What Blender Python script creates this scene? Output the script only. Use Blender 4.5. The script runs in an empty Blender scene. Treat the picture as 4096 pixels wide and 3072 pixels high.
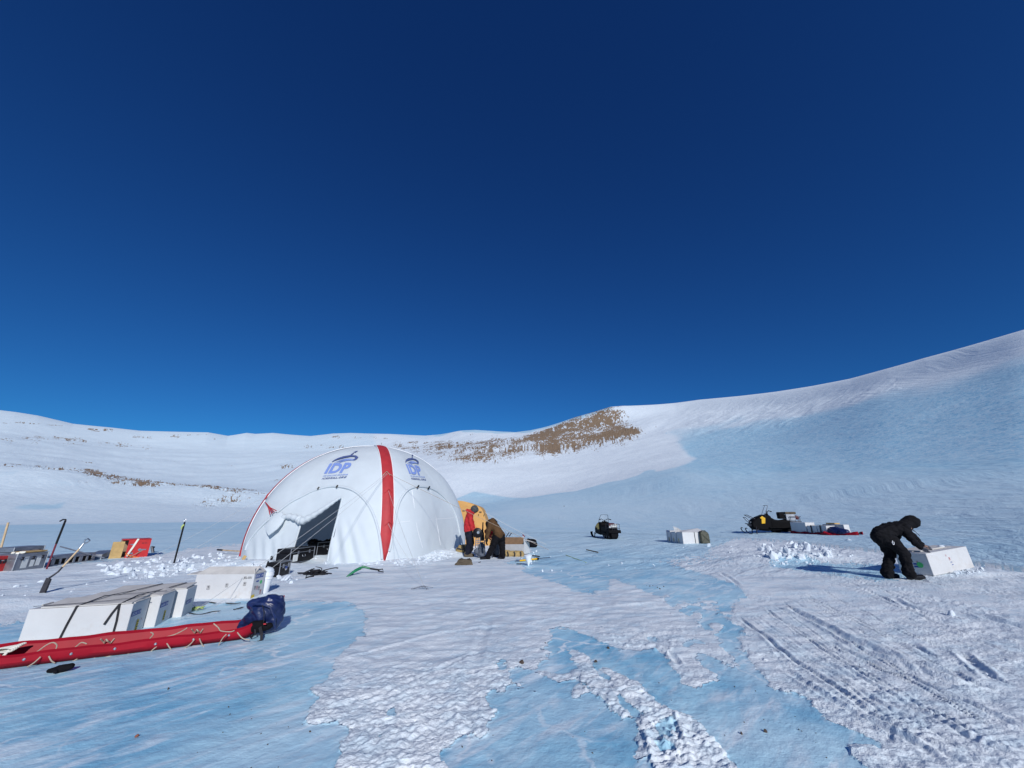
import bpy, bmesh, math, random
import numpy as np
from mathutils import Vector, Matrix, Euler

random.seed(7)
scene = bpy.context.scene
COL = scene.collection
FPX, CX, CY = 1539.0, 2048.0, 1536.0          # lens of the photograph, in its own pixels
PITCH = math.radians(18.5)
CP, SP = math.cos(PITCH), math.sin(PITCH)
CAMZ = 1.6
R = math.radians

# ------------------------------------------------------------------ noise
_r = np.random.default_rng(11)
_perm = _r.permutation(512).astype(np.int64)
_ang = _r.random(512) * 2 * np.pi
_gx, _gy = np.cos(_ang), np.sin(_ang)

def pnoise(x, y, seed=0):
    x = np.asarray(x, float) + seed * 17.31
    y = np.asarray(y, float) - seed * 9.77
    xi = np.floor(x).astype(np.int64); yi = np.floor(y).astype(np.int64)
    xf = x - xi; yf = y - yi
    u = xf * xf * xf * (xf * (xf * 6 - 15) + 10); v = yf * yf * yf * (yf * (yf * 6 - 15) + 10)
    def g(ix, iy, dx, dy):
        h = _perm[(_perm[ix & 511] + iy) & 511]
        return _gx[h] * dx + _gy[h] * dy
    a = g(xi, yi, xf, yf); b = g(xi + 1, yi, xf - 1, yf)
    c = g(xi, yi + 1, xf, yf - 1); d = g(xi + 1, yi + 1, xf - 1, yf - 1)
    return ((a + (b - a) * u) + ((c + (d - c) * u) - (a + (b - a) * u)) * v) * 1.5

def fbm(x, y, octs=4, seed=0, gain=.5):
    s = 0; a = 1; f = 1
    for k in range(octs):
        s = s + a * pnoise(x * f, y * f, seed + k); a *= gain; f *= 2.03
    return s

def sstep(a, b, x):
    t = np.clip((np.asarray(x, float) - a) / (b - a), 0, 1)
    return t * t * (3 - 2 * t)

# ------------------------------------------------------------------ the ground and how a sight line meets it
MOUNDS = []                                     # x, y, long radius, short radius, turn, height

def base_z(x, y):
    x = np.asarray(x, float)
    return .03 * 2.5 * np.log1p(np.exp(np.clip((x - 2.5) / 2.5, -40, 40)))

def ground_z(x, y):
    z = base_z(x, y)
    for (mx, my, a, b, rot, h) in MOUNDS:
        c, s = math.cos(rot), math.sin(rot)
        dx, dy = x - mx, y - my
        q = ((dx * c + dy * s) / a) ** 2 + ((-dx * s + dy * c) / b) ** 2
        z = z + h * np.exp(-q)
    return z

def gz(x, y):
    return float(ground_z(x, y))

def ray(px, py):
    u, v = (px - CX) / FPX, -(py - CY) / FPX
    return Vector((u, CP - SP * v, SP + CP * v))

def G(px, py, lift=0.0):
    """the point of the ground seen at a place in the photograph"""
    d = ray(px, py); z = 0.0; p = Vector((0, 0, 0))
    for _ in range(40):
        t = (z + lift - CAMZ) / d.z
        p = Vector((d.x * t, d.y * t, z + lift))
        z = .5 * z + .5 * gz(p.x, p.y)
    return Vector((p.x, p.y, gz(p.x, p.y) + lift))

def at(px, py, Y):
    """the point on a sight line at a distance Y in front of the camera"""
    d = ray(px, py); t = Y / d.y
    return Vector((d.x * t, Y, CAMZ + d.z * t))

def project(P):
    """numpy: world points to photograph pixels"""
    x, y, z = P[..., 0], P[..., 1], P[..., 2] - CAMZ
    dep = y * CP + z * SP
    dep = np.where(dep < .05, .05, dep)
    return CX + FPX * x / dep, CY - FPX * (-y * SP + z * CP) / dep

def inpoly(px, py, poly):
    px = np.asarray(px); r = np.zeros(px.shape, bool); n = len(poly)
    xs = [p[0] for p in poly]; ys = [p[1] for p in poly]
    bb = (px >= min(xs)) & (px <= max(xs)) & (py >= min(ys)) & (py <= max(ys))
    if not bb.any(): return r
    x = px[bb]; y = py[bb]; q = np.zeros(x.shape, bool)
    for i in range(n):
        x0, y0 = poly[i]; x1, y1 = poly[(i + 1) % n]
        if y0 == y1: continue
        q ^= ((y0 > y) != (y1 > y)) & (x < (x1 - x0) * (y - y0) / (y1 - y0) + x0)
    r[bb] = q
    return r

def seg_dist(x, y, pts):
    """distance to a polyline and the length along it"""
    best = np.full(x.shape, 1e9); along = np.zeros(x.shape); L = 0
    for (x0, y0), (x1, y1) in zip(pts[:-1], pts[1:]):
        dx, dy = x1 - x0, y1 - y0; l = math.hypot(dx, dy) + 1e-9
        t = np.clip(((x - x0) * dx + (y - y0) * dy) / l / l, 0, 1)
        d = np.hypot(x - x0 - t * dx, y - y0 - t * dy)
        # signed side kept in the sign of best
        sd = np.where((x - x0) * dy - (y - y0) * dx > 0, 1.0, -1.0)
        m = d < np.abs(best)
        best = np.where(m, d * sd, best); along = np.where(m, L + t * l, along); L += l
    return best, along

# ------------------------------------------------------------------ materials
def _n(nt, t, **kw):
    n = nt.nodes.new(t)
    for k, v in kw.items(): setattr(n, k, v)
    return n

def cloth_tent(name, col, trans):
    m = mat(name, col, .75, var=.03, scale=2, bump=.25, bscale=2.2); nt = m.node_tree; b = nt.nodes['Principled BSDF']
    tr = nt.nodes.new('ShaderNodeBsdfTranslucent'); tr.inputs['Color'].default_value = (*col, 1); mx = nt.nodes.new('ShaderNodeMixShader'); mx.inputs[0].default_value = trans
    nt.links.new(b.outputs[0], mx.inputs[1]); nt.links.new(tr.outputs[0], mx.inputs[2]); nt.links.new(mx.outputs[0], nt.nodes['Material Output'].inputs[0]); return m

def mat(name, col, rough=.6, metal=0.0, var=.12, scale=8, bump=.1, bscale=40, spec=.5, dirt=None, dirt_amt=0.0):
    m = bpy.data.materials.new(name); m.use_nodes = True
    nt = m.node_tree; b = nt.nodes['Principled BSDF']
    b.inputs['Roughness'].default_value = rough; b.inputs['Metallic'].default_value = metal
    b.inputs['Specular IOR Level'].default_value = spec
    tc = _n(nt, 'ShaderNodeTexCoord')
    nz = _n(nt, 'ShaderNodeTexNoise'); nz.inputs['Scale'].default_value = scale; nz.inputs['Detail'].default_value = 5
    nt.links.new(tc.outputs['Object'], nz.inputs['Vector'])
    cr = _n(nt, 'ShaderNodeValToRGB')
    cr.color_ramp.elements[0].position = .3; cr.color_ramp.elements[1].position = .7
    lo = [max(0, c * (1 - var)) for c in col]; hi = [min(1, c * (1 + var)) for c in col]
    cr.color_ramp.elements[0].color = (*lo, 1); cr.color_ramp.elements[1].color = (*hi, 1)
    nt.links.new(nz.outputs['Fac'], cr.inputs['Fac'])
    out = cr.outputs['Color']
    if dirt:
        n2 = _n(nt, 'ShaderNodeTexNoise'); n2.inputs['Scale'].default_value = scale * .7; n2.inputs['Detail'].default_value = 8
        n2.inputs['Roughness'].default_value = .7
        nt.links.new(tc.outputs['Object'], n2.inputs['Vector'])
        mr = _n(nt, 'ShaderNodeMapRange'); mr.inputs[1].default_value = .56; mr.inputs[2].default_value = .72
        mr.inputs[4].default_value = dirt_amt
        nt.links.new(n2.outputs['Fac'], mr.inputs[0])
        mx = _n(nt, 'ShaderNodeMix', data_type='RGBA'); mx.inputs[7].default_value = (*dirt, 1)
        nt.links.new(mr.outputs[0], mx.inputs[0]); nt.links.new(out, mx.inputs[6]); out = mx.outputs[2]
    nt.links.new(out, b.inputs['Base Color'])
    if bump:
        n3 = _n(nt, 'ShaderNodeTexNoise'); n3.inputs['Scale'].default_value = bscale; n3.inputs['Detail'].default_value = 4
        nt.links.new(tc.outputs['Object'], n3.inputs['Vector'])
        bp = _n(nt, 'ShaderNodeBump'); bp.inputs['Strength'].default_value = bump; bp.inputs['Distance'].default_value = .02
        nt.links.new(n3.outputs['Fac'], bp.inputs['Height']); nt.links.new(bp.outputs['Normal'], b.inputs['Normal'])
    return m

# ------------------------------------------------------------------ mesh builder
class MB:
    def __init__(s): s.v = []; s.f = []; s.m = []
    def add(s, vs, fs, mi=0):
        o = len(s.v); s.v += [tuple(v) for v in vs]
        for f in fs: s.f.append(tuple(i + o for i in f)); s.m.append(mi)
        return s
    def box(s, c, size, M=None, mi=0, taper=(1, 1)):
        hx, hy, hz = size[0] / 2, size[1] / 2, size[2] / 2
        vs = []
        for sz in (-1, 1):
            tx, ty = taper if sz > 0 else (1, 1)
            for sx, sy in ((-1, -1), (1, -1), (1, 1), (-1, 1)):
                v = Vector((sx * hx * tx, sy * hy * ty, sz * hz))
                if M is not None: v = M @ v
                vs.append(v + Vector(c))
        return s.add(vs, [(0, 3, 2, 1), (4, 5, 6, 7), (0, 1, 5, 4), (1, 2, 6, 5), (2, 3, 7, 6), (3, 0, 4, 7)], mi)
    def tube(s, pts, r, n=8, mi=0, cap=True, flat=None):
        pts = [Vector(p) for p in pts]; k = len(pts)
        rs = r if isinstance(r, (list, tuple)) else [r] * k
        t0 = (pts[1] - pts[0]).normalized()
        up = Vector((0, 0, 1)) if abs(t0.z) < .9 else Vector((1, 0, 0))
        a = t0.cross(up).normalized(); vs = []
        for i in range(k):
            t = (pts[min(i + 1, k - 1)] - pts[max(i - 1, 0)])
            if t.length < 1e-9: t = t0
            t.normalize()
            a = (a - t * a.dot(t)); a.normalize(); b = t.cross(a)
            for j in range(n):
                q = 2 * math.pi * j / n
                fl = flat if flat else 1
                vs.append(pts[i] + a * (math.cos(q) * rs[i]) + b * (math.sin(q) * rs[i] * fl))
        fs = [(i * n + j, i * n + (j + 1) % n, (i + 1) * n + (j + 1) % n, (i + 1) * n + j) for i in range(k - 1) for j in range(n)]
        if cap: fs += [tuple(range(n - 1, -1, -1)), tuple((k - 1) * n + j for j in range(n))]
        return s.add(vs, fs, mi)
    def strap(s, pts, w, side, th=.004, mi=0):
        """flat webbing along points; side = width direction"""
        side = Vector(side).normalized(); vs = []; pts = [Vector(p) for p in pts]; k = len(pts)
        for i, p in enumerate(pts):
            t = (pts[min(i + 1, k - 1)] - pts[max(i - 1, 0)]).normalized()
            sd = (side - t * side.dot(t)).normalized(); nn = t.cross(sd)
            for a, b in ((-1, -1), (1, -1), (1, 1), (-1, 1)): vs.append(p + sd * (a * w / 2) + nn * (b * th / 2))
        fs = [(i * 4 + j, i * 4 + (j + 1) % 4, (i + 1) * 4 + (j + 1) % 4, (i + 1) * 4 + j) for i in range(k - 1) for j in range(4)]
        fs += [(3, 2, 1, 0), tuple((k - 1) * 4 + j for j in range(4))]
        return s.add(vs, fs, mi)
    def prism(s, poly, o, ex, ey, ez, d, mi=0):
        """polygon in the plane (ex, ey) at o, pushed out by d along ez, centred"""
        o, ex, ey, ez = Vector(o), Vector(ex), Vector(ey), Vector(ez); n = len(poly)
        vs = [o + ex * p[0] + ey * p[1] - ez * (d / 2) for p in poly] + [o + ex * p[0] + ey * p[1] + ez * (d / 2) for p in poly]
        fs = [tuple(range(n - 1, -1, -1)), tuple(range(n, 2 * n))] + [(i, (i + 1) % n, n + (i + 1) % n, n + i) for i in range(n)]
        return s.add(vs, fs, mi)
    def lathe(s, prof, o, axis=(0, 0, 1), n=20, mi=0):
        ax = Vector(axis).normalized(); a = ax.orthogonal().normalized(); b = ax.cross(a); o = Vector(o); vs = []
        for r, h in prof:
            for j in range(n):
                q = 2 * math.pi * j / n
                vs.append(o + ax * h + a * (r * math.cos(q)) + b * (r * math.sin(q)))
        k = len(prof)
        fs = [(i * n + j, i * n + (j + 1) % n, (i + 1) * n + (j + 1) % n, (i + 1) * n + j) for i in range(k - 1) for j in range(n)]
        fs += [tuple(range(n - 1, -1, -1)), tuple((k - 1) * n + j for j in range(n))]
        return s.add(vs, fs, mi)
    def capsule(s, p0, r0, p1, r1, n=14, sq=1.0):
        p0, p1 = Vector(p0), Vector(p1); d = p1 - p0; L = d.length; prof = []
        for k in range(5): q = math.pi / 2 * (k / 5); prof.append((max(1e-4, r0 * math.sin(q)), -r0 * math.cos(q)))
        prof += [(r0, 0), (r1, L)]
        for k in range(1, 6): q = math.pi / 2 * (k / 5); prof.append((max(1e-4, r1 * math.cos(q)), L + r1 * math.sin(q)))
        return s.lathe(prof, p0, d if L > 1e-6 else (0, 0, 1), n)
    def ellip(s, c, rad, M=None, n=16):
        c = Vector(c); vs = []; fs = []; k = n // 2
        for i in range(k + 1):
            th = math.pi * i / k
            for j in range(n):
                q = 2 * math.pi * j / n; st = max(math.sin(th), 1e-3)
                v = Vector((rad[0] * st * math.cos(q), rad[1] * st * math.sin(q), -rad[2] * math.cos(th)))
                vs.append(c + (M @ v if M is not None else v))
        for i in range(k):
            for j in range(n): fs.append((i * n + j, i * n + (j + 1) % n, (i + 1) * n + (j + 1) % n, (i + 1) * n + j))
        fs += [tuple(range(n - 1, -1, -1)), tuple(k * n + j for j in range(n))]
        return s.add(vs, fs)
    def build(s, name, mats, parent=None, smooth=False, bevel=0, world=True, label=None, fix=True):
        off = Vector((0, 0, 0))
        if parent is not None and world:
            off = parent.location.copy()
            if parent.parent is not None: off += parent.parent.location
        me = bpy.data.meshes.new(name)
        me.from_pydata([(v[0] - off.x, v[1] - off.y, v[2] - off.z) for v in s.v], [], s.f)
        mats = mats if isinstance(mats, (list, tuple)) else [mats]
        for m in mats: me.materials.append(m)
        if len(mats) > 1: me.polygons.foreach_set('material_index', s.m)
        if fix:
            bm = bmesh.new(); bm.from_mesh(me); bmesh.ops.recalc_face_normals(bm, faces=bm.faces); bm.to_mesh(me); bm.free()
        if smooth:
            me.polygons.foreach_set('use_smooth', [True] * len(me.polygons))
            try: me.set_sharp_from_angle(angle=R(smooth if smooth is not True else 50))
            except Exception: pass
        o = bpy.data.objects.new(name, me); COL.objects.link(o)
        if parent is not None: o.parent = parent
        if bevel:
            b = o.modifiers.new('bevel', 'BEVEL'); b.width = bevel; b.segments = 2; b.limit_method = 'ANGLE'; b.angle_limit = R(40)
        if label: o['label'] = label
        return o

def tag(o, label=None, cat=None, group=None, kind=None):
    if label: o['label'] = label
    if cat: o['category'] = cat
    if group: o['group'] = group
    if kind: o['kind'] = kind
    return o

def thing(name, label, cat, loc=(0, 0, 0), group=None, rz=0.0):
    o = bpy.data.objects.new(name, None); COL.objects.link(o)
    o.location = loc; o.rotation_euler = (0, 0, rz); o.empty_display_size = .1
    return tag(o, label, cat, group)

def origin_to_base(o):
    """move a single-mesh thing's origin to the foot of its shape"""
    me = o.data; n = len(me.vertices); a = np.empty(n * 3); me.vertices.foreach_get('co', a); a = a.reshape(-1, 3)
    c = np.array([(a[:, 0].min() + a[:, 0].max()) / 2, (a[:, 1].min() + a[:, 1].max()) / 2, a[:, 2].min()])
    me.vertices.foreach_set('co', (a - c).ravel()); me.update(); o.location = Vector(o.location) + Vector(c)
    return o

def single(mb, name, mats, label, cat, group=None, **kw):
    return tag(origin_to_base(mb.build(name, mats, None, **kw)), label, cat, group)

def blob(mb, name, mats, parent=None, voxel=.016, smooth=6, wrinkle=0.0, wscale=9, label=None, world=True):
    """overlapping closed shapes fused into one continuous skin"""
    t = mb.build('tmp_shape', mats, None)
    r = t.modifiers.new('r', 'REMESH'); r.mode = 'VOXEL'; r.voxel_size = voxel
    sm = t.modifiers.new('s', 'SMOOTH'); sm.factor = .5; sm.iterations = smooth
    dg = bpy.context.evaluated_depsgraph_get(); dg.update()
    me = bpy.data.meshes.new_from_object(t.evaluated_get(dg), depsgraph=dg)
    old = t.data; bpy.data.objects.remove(t); bpy.data.meshes.remove(old)
    me.name = name; n = len(me.vertices)
    co = np.empty(n * 3); me.vertices.foreach_get('co', co); co = co.reshape(-1, 3)
    if wrinkle:
        no = np.empty(n * 3); me.vertex_normals.foreach_get('vector', no); no = no.reshape(-1, 3)
        w = fbm(co[:, 0] * wscale + co[:, 2] * wscale * .6, co[:, 1] * wscale + co[:, 2] * wscale * 1.3, 3, 5)
        co = co + no * (w * wrinkle)[:, None]
    if parent is not None and world:
        co = co - np.array(parent.location)
    me.vertices.foreach_set('co', co.ravel())
    me.polygons.foreach_set('use_smooth', [True] * len(me.polygons)); me.update()
    me.materials.clear()
    for m in (mats if isinstance(mats, (list, tuple)) else [mats]): me.materials.append(m)
    o = bpy.data.objects.new(name, me); COL.objects.link(o)
    if parent is not None: o.parent = parent
    if label: o['label'] = label
    return o

def text2d(txt, size=1.0, bold=0.0, shear=0.0, spacing=1.0):
    """letters as flat triangles: (points, faces), anchored at left of the baseline"""
    cu = bpy.data.curves.new('txt', 'FONT'); cu.body = txt; cu.size = size; cu.offset = bold; cu.shear = shear
    cu.space_character = spacing; cu.resolution_u = 3
    o = bpy.data.objects.new('txt', cu); COL.objects.link(o)
    dg = bpy.context.evaluated_depsgraph_get(); dg.update()
    me = bpy.data.meshes.new_from_object(o.evaluated_get(dg), depsgraph=dg)
    v = [(a.co.x, a.co.y) for a in me.vertices]; f = [tuple(p.vertices) for p in me.polygons]
    bpy.data.objects.remove(o); bpy.data.curves.remove(cu); bpy.data.meshes.remove(me)
    return v, f

def decal_text(mb, txt, o, ex, ey, width, bold=0.0, shear=0.0, lift=.002):
    v, f = text2d(txt, 1.0, bold, shear)
    x0 = min(p[0] for p in v); x1 = max(p[0] for p in v); y0 = min(p[1] for p in v)
    k = width / (x1 - x0); ex, ey, o = Vector(ex).normalized(), Vector(ey).normalized(), Vector(o); n = ex.cross(ey)
    mb.add([o + ex * ((p[0] - x0) * k) + ey * ((p[1] - y0) * k) + n * lift for p in v], f)
    return mb

def rect(mb, o, ex, ey, w, h, lift=.002, mi=0):
    ex, ey, o = Vector(ex).normalized(), Vector(ey).normalized(), Vector(o); n = ex.cross(ey) * lift
    return mb.add([o + n, o + ex * w + n, o + ex * w + ey * h + n, o + ey * h + n], [(0, 1, 2, 3)], mi)
# ------------------------------------------------------------------ banks of dug snow
def _mound(px, py, a, b, rot, h):
    p = G(px, py); MOUNDS.append((p.x, p.y, a, b, rot, h))
for q in [(1268, 2243, .75, .5, .3, .17), (1620, 2252, 1.1, .6, .5, .12), (1740, 2226, 1.3, .6, .7, .22), (1815, 2208, .9, .6, .8, .2),
          (905, 2268, 2.2, .5, .1, .10), (1010, 2262, .9, .5, .1, .14), (640, 2275, 1.6, .5, .1, .08),
          (3130, 2238, 1.5, .8, .15, .14), (3280, 2225, 1.2, .6, .1, .12), (40, 2425, 1.1, .45, .15, .12), (3880, 2300, .6, .3, .3, .07)]:
    _mound(*q)

# ------------------------------------------------------------------ terrain: a polar sheet, fine in front, coarse behind
# far landforms as curves across the view: (pixel column, distance, pixel row)
CURVES = [
    [(-900, 105, 2108), (0, 99, 2101), (500, 94, 2093), (1000, 90, 2087), (1500, 80, 2080), (1900, 60, 2077), (2300, 58, 2076), (2700, 50, 2076), (3100, 42, 2074), (3500, 34, 2073), (4096, 27, 2070), (4900, 24, 2062)],
    [(-900, 170, 1990), (0, 160, 1990), (500, 150, 2010), (1000, 140, 2035), (1500, 130, 2045), (1900, 150, 2026), (2300, 150, 1962), (2700, 130, 1900), (3100, 98, 1915), (3500, 80, 1900), (4096, 64, 1880), (4900, 62, 1850)],
    [(-900, 250, 1850), (0, 230, 1862), (250, 215, 1878), (350, 210, 1893), (500, 200, 1924), (750, 185, 1940), (1000, 170, 1968), (1500, 180, 1975), (1900, 230, 1880), (2300, 235, 1855), (2700, 220, 1800), (3100, 168, 1795), (3500, 130, 1760), (4096, 106, 1700), (4900, 102, 1600)],
    [(-900, 340, 1868), (0, 330, 1886), (500, 300, 1940), (750, 290, 1955), (1000, 260, 1972), (1500, 260, 1900), (1900, 300, 1812), (2300, 310, 1790), (2700, 300, 1722), (3100, 228, 1700), (3500, 174, 1648), (4096, 142, 1550), (4900, 136, 1430)],
    [(-900, 900, 1700), (0, 900, 1740), (500, 900, 1790), (1000, 800, 1812), (1500, 600, 1800), (1900, 420, 1770), (2300, 385, 1716), (2700, 375, 1655), (3100, 282, 1630), (3500, 214, 1560), (4096, 174, 1425), (4900, 166, 1230)],
    [(-900, 1600, 1600), (0, 1300, 1651), (60, 1300, 1658), (150, 1300, 1672), (290, 1280, 1704), (360, 1280, 1711), (450, 1270, 1719), (560, 1260, 1731), (700, 1250, 1735), (830, 1240, 1738), (910, 1240, 1753), (955, 1230, 1746), (985, 1230, 1741), (1020, 1220, 1745), (1090, 1220, 1742), (1160, 1210, 1750), (1240, 1200, 1757), (1330, 1150, 1747), (1400, 1100, 1745), (1560, 950, 1749), (1700, 800, 1755), (1760, 760, 1750), (1840, 680, 1734), (1900, 640, 1731), (1990, 600, 1738), (2060, 560, 1741), (2120, 500, 1730), (2180, 490, 1716), (2240, 465, 1695), (2300, 452, 1673), (2380, 446, 1650), (2440, 444, 1631), (2490, 444, 1627), (2560, 446, 1626), (2620, 450, 1624), (2700, 448, 1619), (2800, 428, 1606), (2950, 380, 1592), (3100, 338, 1574), (3250, 310, 1552), (3400, 280, 1524), (3550, 255, 1483), (3700, 238, 1440), (3900, 220, 1385), (4096, 208, 1328), (4500, 202, 1215), (4900, 200, 1120)],
]

def pchip_eval(xk, yk, k, t):
    """monotone cubic through knots xk,yk (knots, columns) on segment k at t in 0..1"""
    h = np.diff(xk, axis=0); dl = np.diff(yk, axis=0) / h
    m = np.zeros_like(yk); m[0] = dl[0]; m[-1] = dl[-1]
    for i in range(1, len(xk) - 1):
        w1 = 2 * h[i] + h[i - 1]; w2 = h[i] + 2 * h[i - 1]
        ok = dl[i - 1] * dl[i] > 0
        hm = (w1 + w2) / (w1 / np.where(ok, dl[i - 1], 1) + w2 / np.where(ok, dl[i], 1))
        m[i] = np.where(ok, hm, 0)
    a = (1 + 2 * t) * (1 - t) ** 2; b = t * (1 - t) ** 2; c = t * t * (3 - 2 * t); d = t * t * (t - 1)
    return a * yk[k] + b * h[k] * m[k] + c * yk[k + 1] + d * h[k] * m[k + 1]

QUICK = False
def make_terrain():
    nc = 700 if QUICK else 1350
    uu = np.linspace(-1.72, 1.72, nc); az_f = np.arctan(uu)
    wl = np.linspace(-math.pi, az_f[0], 40)[:-1]; wr = np.linspace(az_f[-1], math.pi, 40)[1:]
    az = np.concatenate([wl, az_f, wr]); N = len(az)
    K = []
    for cv in CURVES:
        A, D, Z = [], [], []
        for (px, d, py) in cv:
            r = ray(px, py); A.append(math.atan2(r.x, r.y)); D.append(d); Z.append(CAMZ + d * r.z / math.hypot(r.x, r.y))
        o = np.argsort(A)
        A = np.array(A)[o]; D = np.array(D)[o]; Z = np.array(Z)[o]
        dd = np.interp(az, A, D); zz = np.interp(az, A, Z)
        if len(cv) < 20:                       # round the landforms, keep the skyline crisp
            ker = np.hanning(81); ker /= ker.sum()
            dd = np.convolve(np.pad(dd, 40, 'edge'), ker, 'valid'); zz = np.convolve(np.pad(zz, 40, 'edge'), ker, 'valid')
        fade = 1 - sstep(.985, 1.22, np.abs(az)) * .95
        K.append((dd, zz * fade))
    K0 = K[0][0]
    # knots: a near one on the plain, the six curves, the far side
    dn = .55 * K0; zn = base_z(dn * np.sin(az), dn * np.cos(az))
    d5, z5 = K[5]
    xk = np.stack([dn] + [k[0] for k in K] + [d5 * 1.12, d5 * 1.6]); yk = np.stack([zn] + [k[1] for k in K] + [z5 * .93, z5 * .5])
    # rows
    n1, n2 = (20, 200) if QUICK else (44, 430)
    D, Z, FAR = [], [], []
    r0 = np.linspace(1 / .5, 1 / 2.5, n1)[:-1]
    for q in r0: D.append(np.full(N, 1 / q))
    for t in np.linspace(0, 1, n2)[:-1]: D.append(1 / (1 / 2.5 + t * (1 / dn - 1 / 2.5)))
    for d in D: Z.append(base_z(d * np.sin(az), d * np.cos(az))); FAR.append(np.zeros(N))
    segs = [(0, 16), (1, 44), (2, 60), (3, 44), (4, 60), (5, 60), (6, 6), (7, 6)]
    for k, n in segs:
        if QUICK: n = max(5, n // 2)
        for t in np.linspace(0, 1, n, endpoint=False):
            D.append(xk[k] + (xk[k + 1] - xk[k]) * t); Z.append(pchip_eval(xk, yk, k, t)); FAR.append(np.full(N, k + t))
    D.append(xk[8]); Z.append(yk[8]); FAR.append(np.full(N, 8.0))
    D = np.array(D); Z = np.array(Z); FAR = np.array(FAR); M = len(D)
    X = D * np.sin(az); Y = D * np.cos(az)
    near = FAR <= 0
    fine = (np.abs(az) < 1.05)[None, :] & np.ones((M, 1), bool)
    # -------- masks are worked out in the plane of the ground, edges frayed by noise
    w1 = fbm(X * 1.3, Y * 1.3, 3, 20) * .24; w2 = fbm(X * 1.3, Y * 1.3, 3, 31) * .24
    w1 += fbm(X * 7, Y * 7, 3, 41) * .09; w2 += fbm(X * 7, Y * 7, 3, 51) * .09
    cap = np.clip(D * .02, .35, 1.6)
    P = np.stack([X + w1 * cap, Y + w2 * cap, base_z(X, Y)], -1)
    px, py = project(P)
    S = np.zeros(X.shape)
    vis = near & fine
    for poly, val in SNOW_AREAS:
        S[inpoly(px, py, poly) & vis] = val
    n_a = fbm(X * 3.1, Y * 3.1, 4, 61)
    # bits of snow left lying on the ice, holes worn through
    for poly, thr in SCATTER:
        m = inpoly(px, py, poly) & vis; S[m & (n_a > thr)] = 1
    for poly, thr in HOLES:
        m = inpoly(px, py, poly) & vis; S[m & (n_a > thr)] = 0
    # outside the picture, mostly snow
    S[near & ~fine] = .8
    for ax in (0, 1):
        for _ in range(14 if not QUICK else 3): S = .25 * np.roll(S, 1, ax) + .5 * S + .25 * np.roll(S, -1, ax)
    lace = fbm(X * 5.5, Y * 5.5, 4, 62) + .5 * fbm(X * 24, Y * 24, 2, 63)
    S = np.where(near, sstep(.30, .70, S + .42 * lace * (S > .03) * (S < .97)), S)
    sn = S
    # -------- relief
    dr = np.gradient(D, axis=0); dc = D * np.gradient(az)[None, :]
    sp = np.maximum(np.abs(dr), np.abs(dc))
    def w(lam): return sstep(2.0, 4.0, lam / sp)
    z = Z.copy()
    for (mx, my, a, b, rot, h) in MOUNDS:
        c, s = math.cos(rot), math.sin(rot); dx, dy = X - mx, Y - my
        q = ((dx * c + dy * s) / a) ** 2 + ((-dx * s + dy * c) / b) ** 2
        mm = np.exp(-np.minimum(q, 30)); z += h * mm * (1 + .5 * fbm(X * 5, Y * 5, 3, 71) * w(.2))
    gp = np.stack([X, Y, base_z(X, Y)], -1); gx, gy = project(gp)
    # scalloped crust: steep little lips facing the wind
    rip = np.zeros(X.shape)
    for poly, amp in RIPPLE: rip = np.where(inpoly(gx, gy, poly) & vis, amp, rip)
    k = np.ones(15) / 15
    xr = X * .93 + Y * .36; yr = -X * .36 + Y * .93
    wa = pnoise(X * 4, Y * 4, 81) * .5
    lip = 1 - np.abs(pnoise(xr * 9 + wa, yr * 16 + wa, 82)) * 2.0
    lip2 = 1 - np.abs(pnoise(xr * 15 + wa, yr * 26 - wa, 83)) * 2.0
    z += sn * rip * (.009 * lip * w(.07) + .005 * lip2 * w(.05))
    cut = fbm(X * 14, Y * 14, 3, 84)
    z += sn * near * (.009 * cut * w(.07) + .005 * np.abs(pnoise(X * 31, Y * 31, 93)) * w(.032) + .012 * fbm(X * 3.0, Y * 5.0, 3, 85) * w(.25) + .010)
    rough = np.zeros(X.shape)
    for poly, amp in CHOPPED: rough = np.where(inpoly(px, py, poly) & vis, amp, rough)
    cl = np.clip(fbm(X * 11, Y * 11, 3, 86) - .08, 0, 1)
    z += rough * (.045 * cl * w(.10) + .02 * np.abs(pnoise(X * 22, Y * 22, 87)) * w(.045))
    ice = (1 - sn) * near
    z += ice * (.0045 * fbm((X * .67 + Y * .74) * 1.3, (-X * .74 + Y * .67) * 3.6, 3, 88) * w(.3) + .0022 * pnoise(X * 8, Y * 8, 89) * w(.12))
    z += (D > 8) * near * .02 * fbm(X * .5, Y * .9, 3, 90) * w(1.2)
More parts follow.
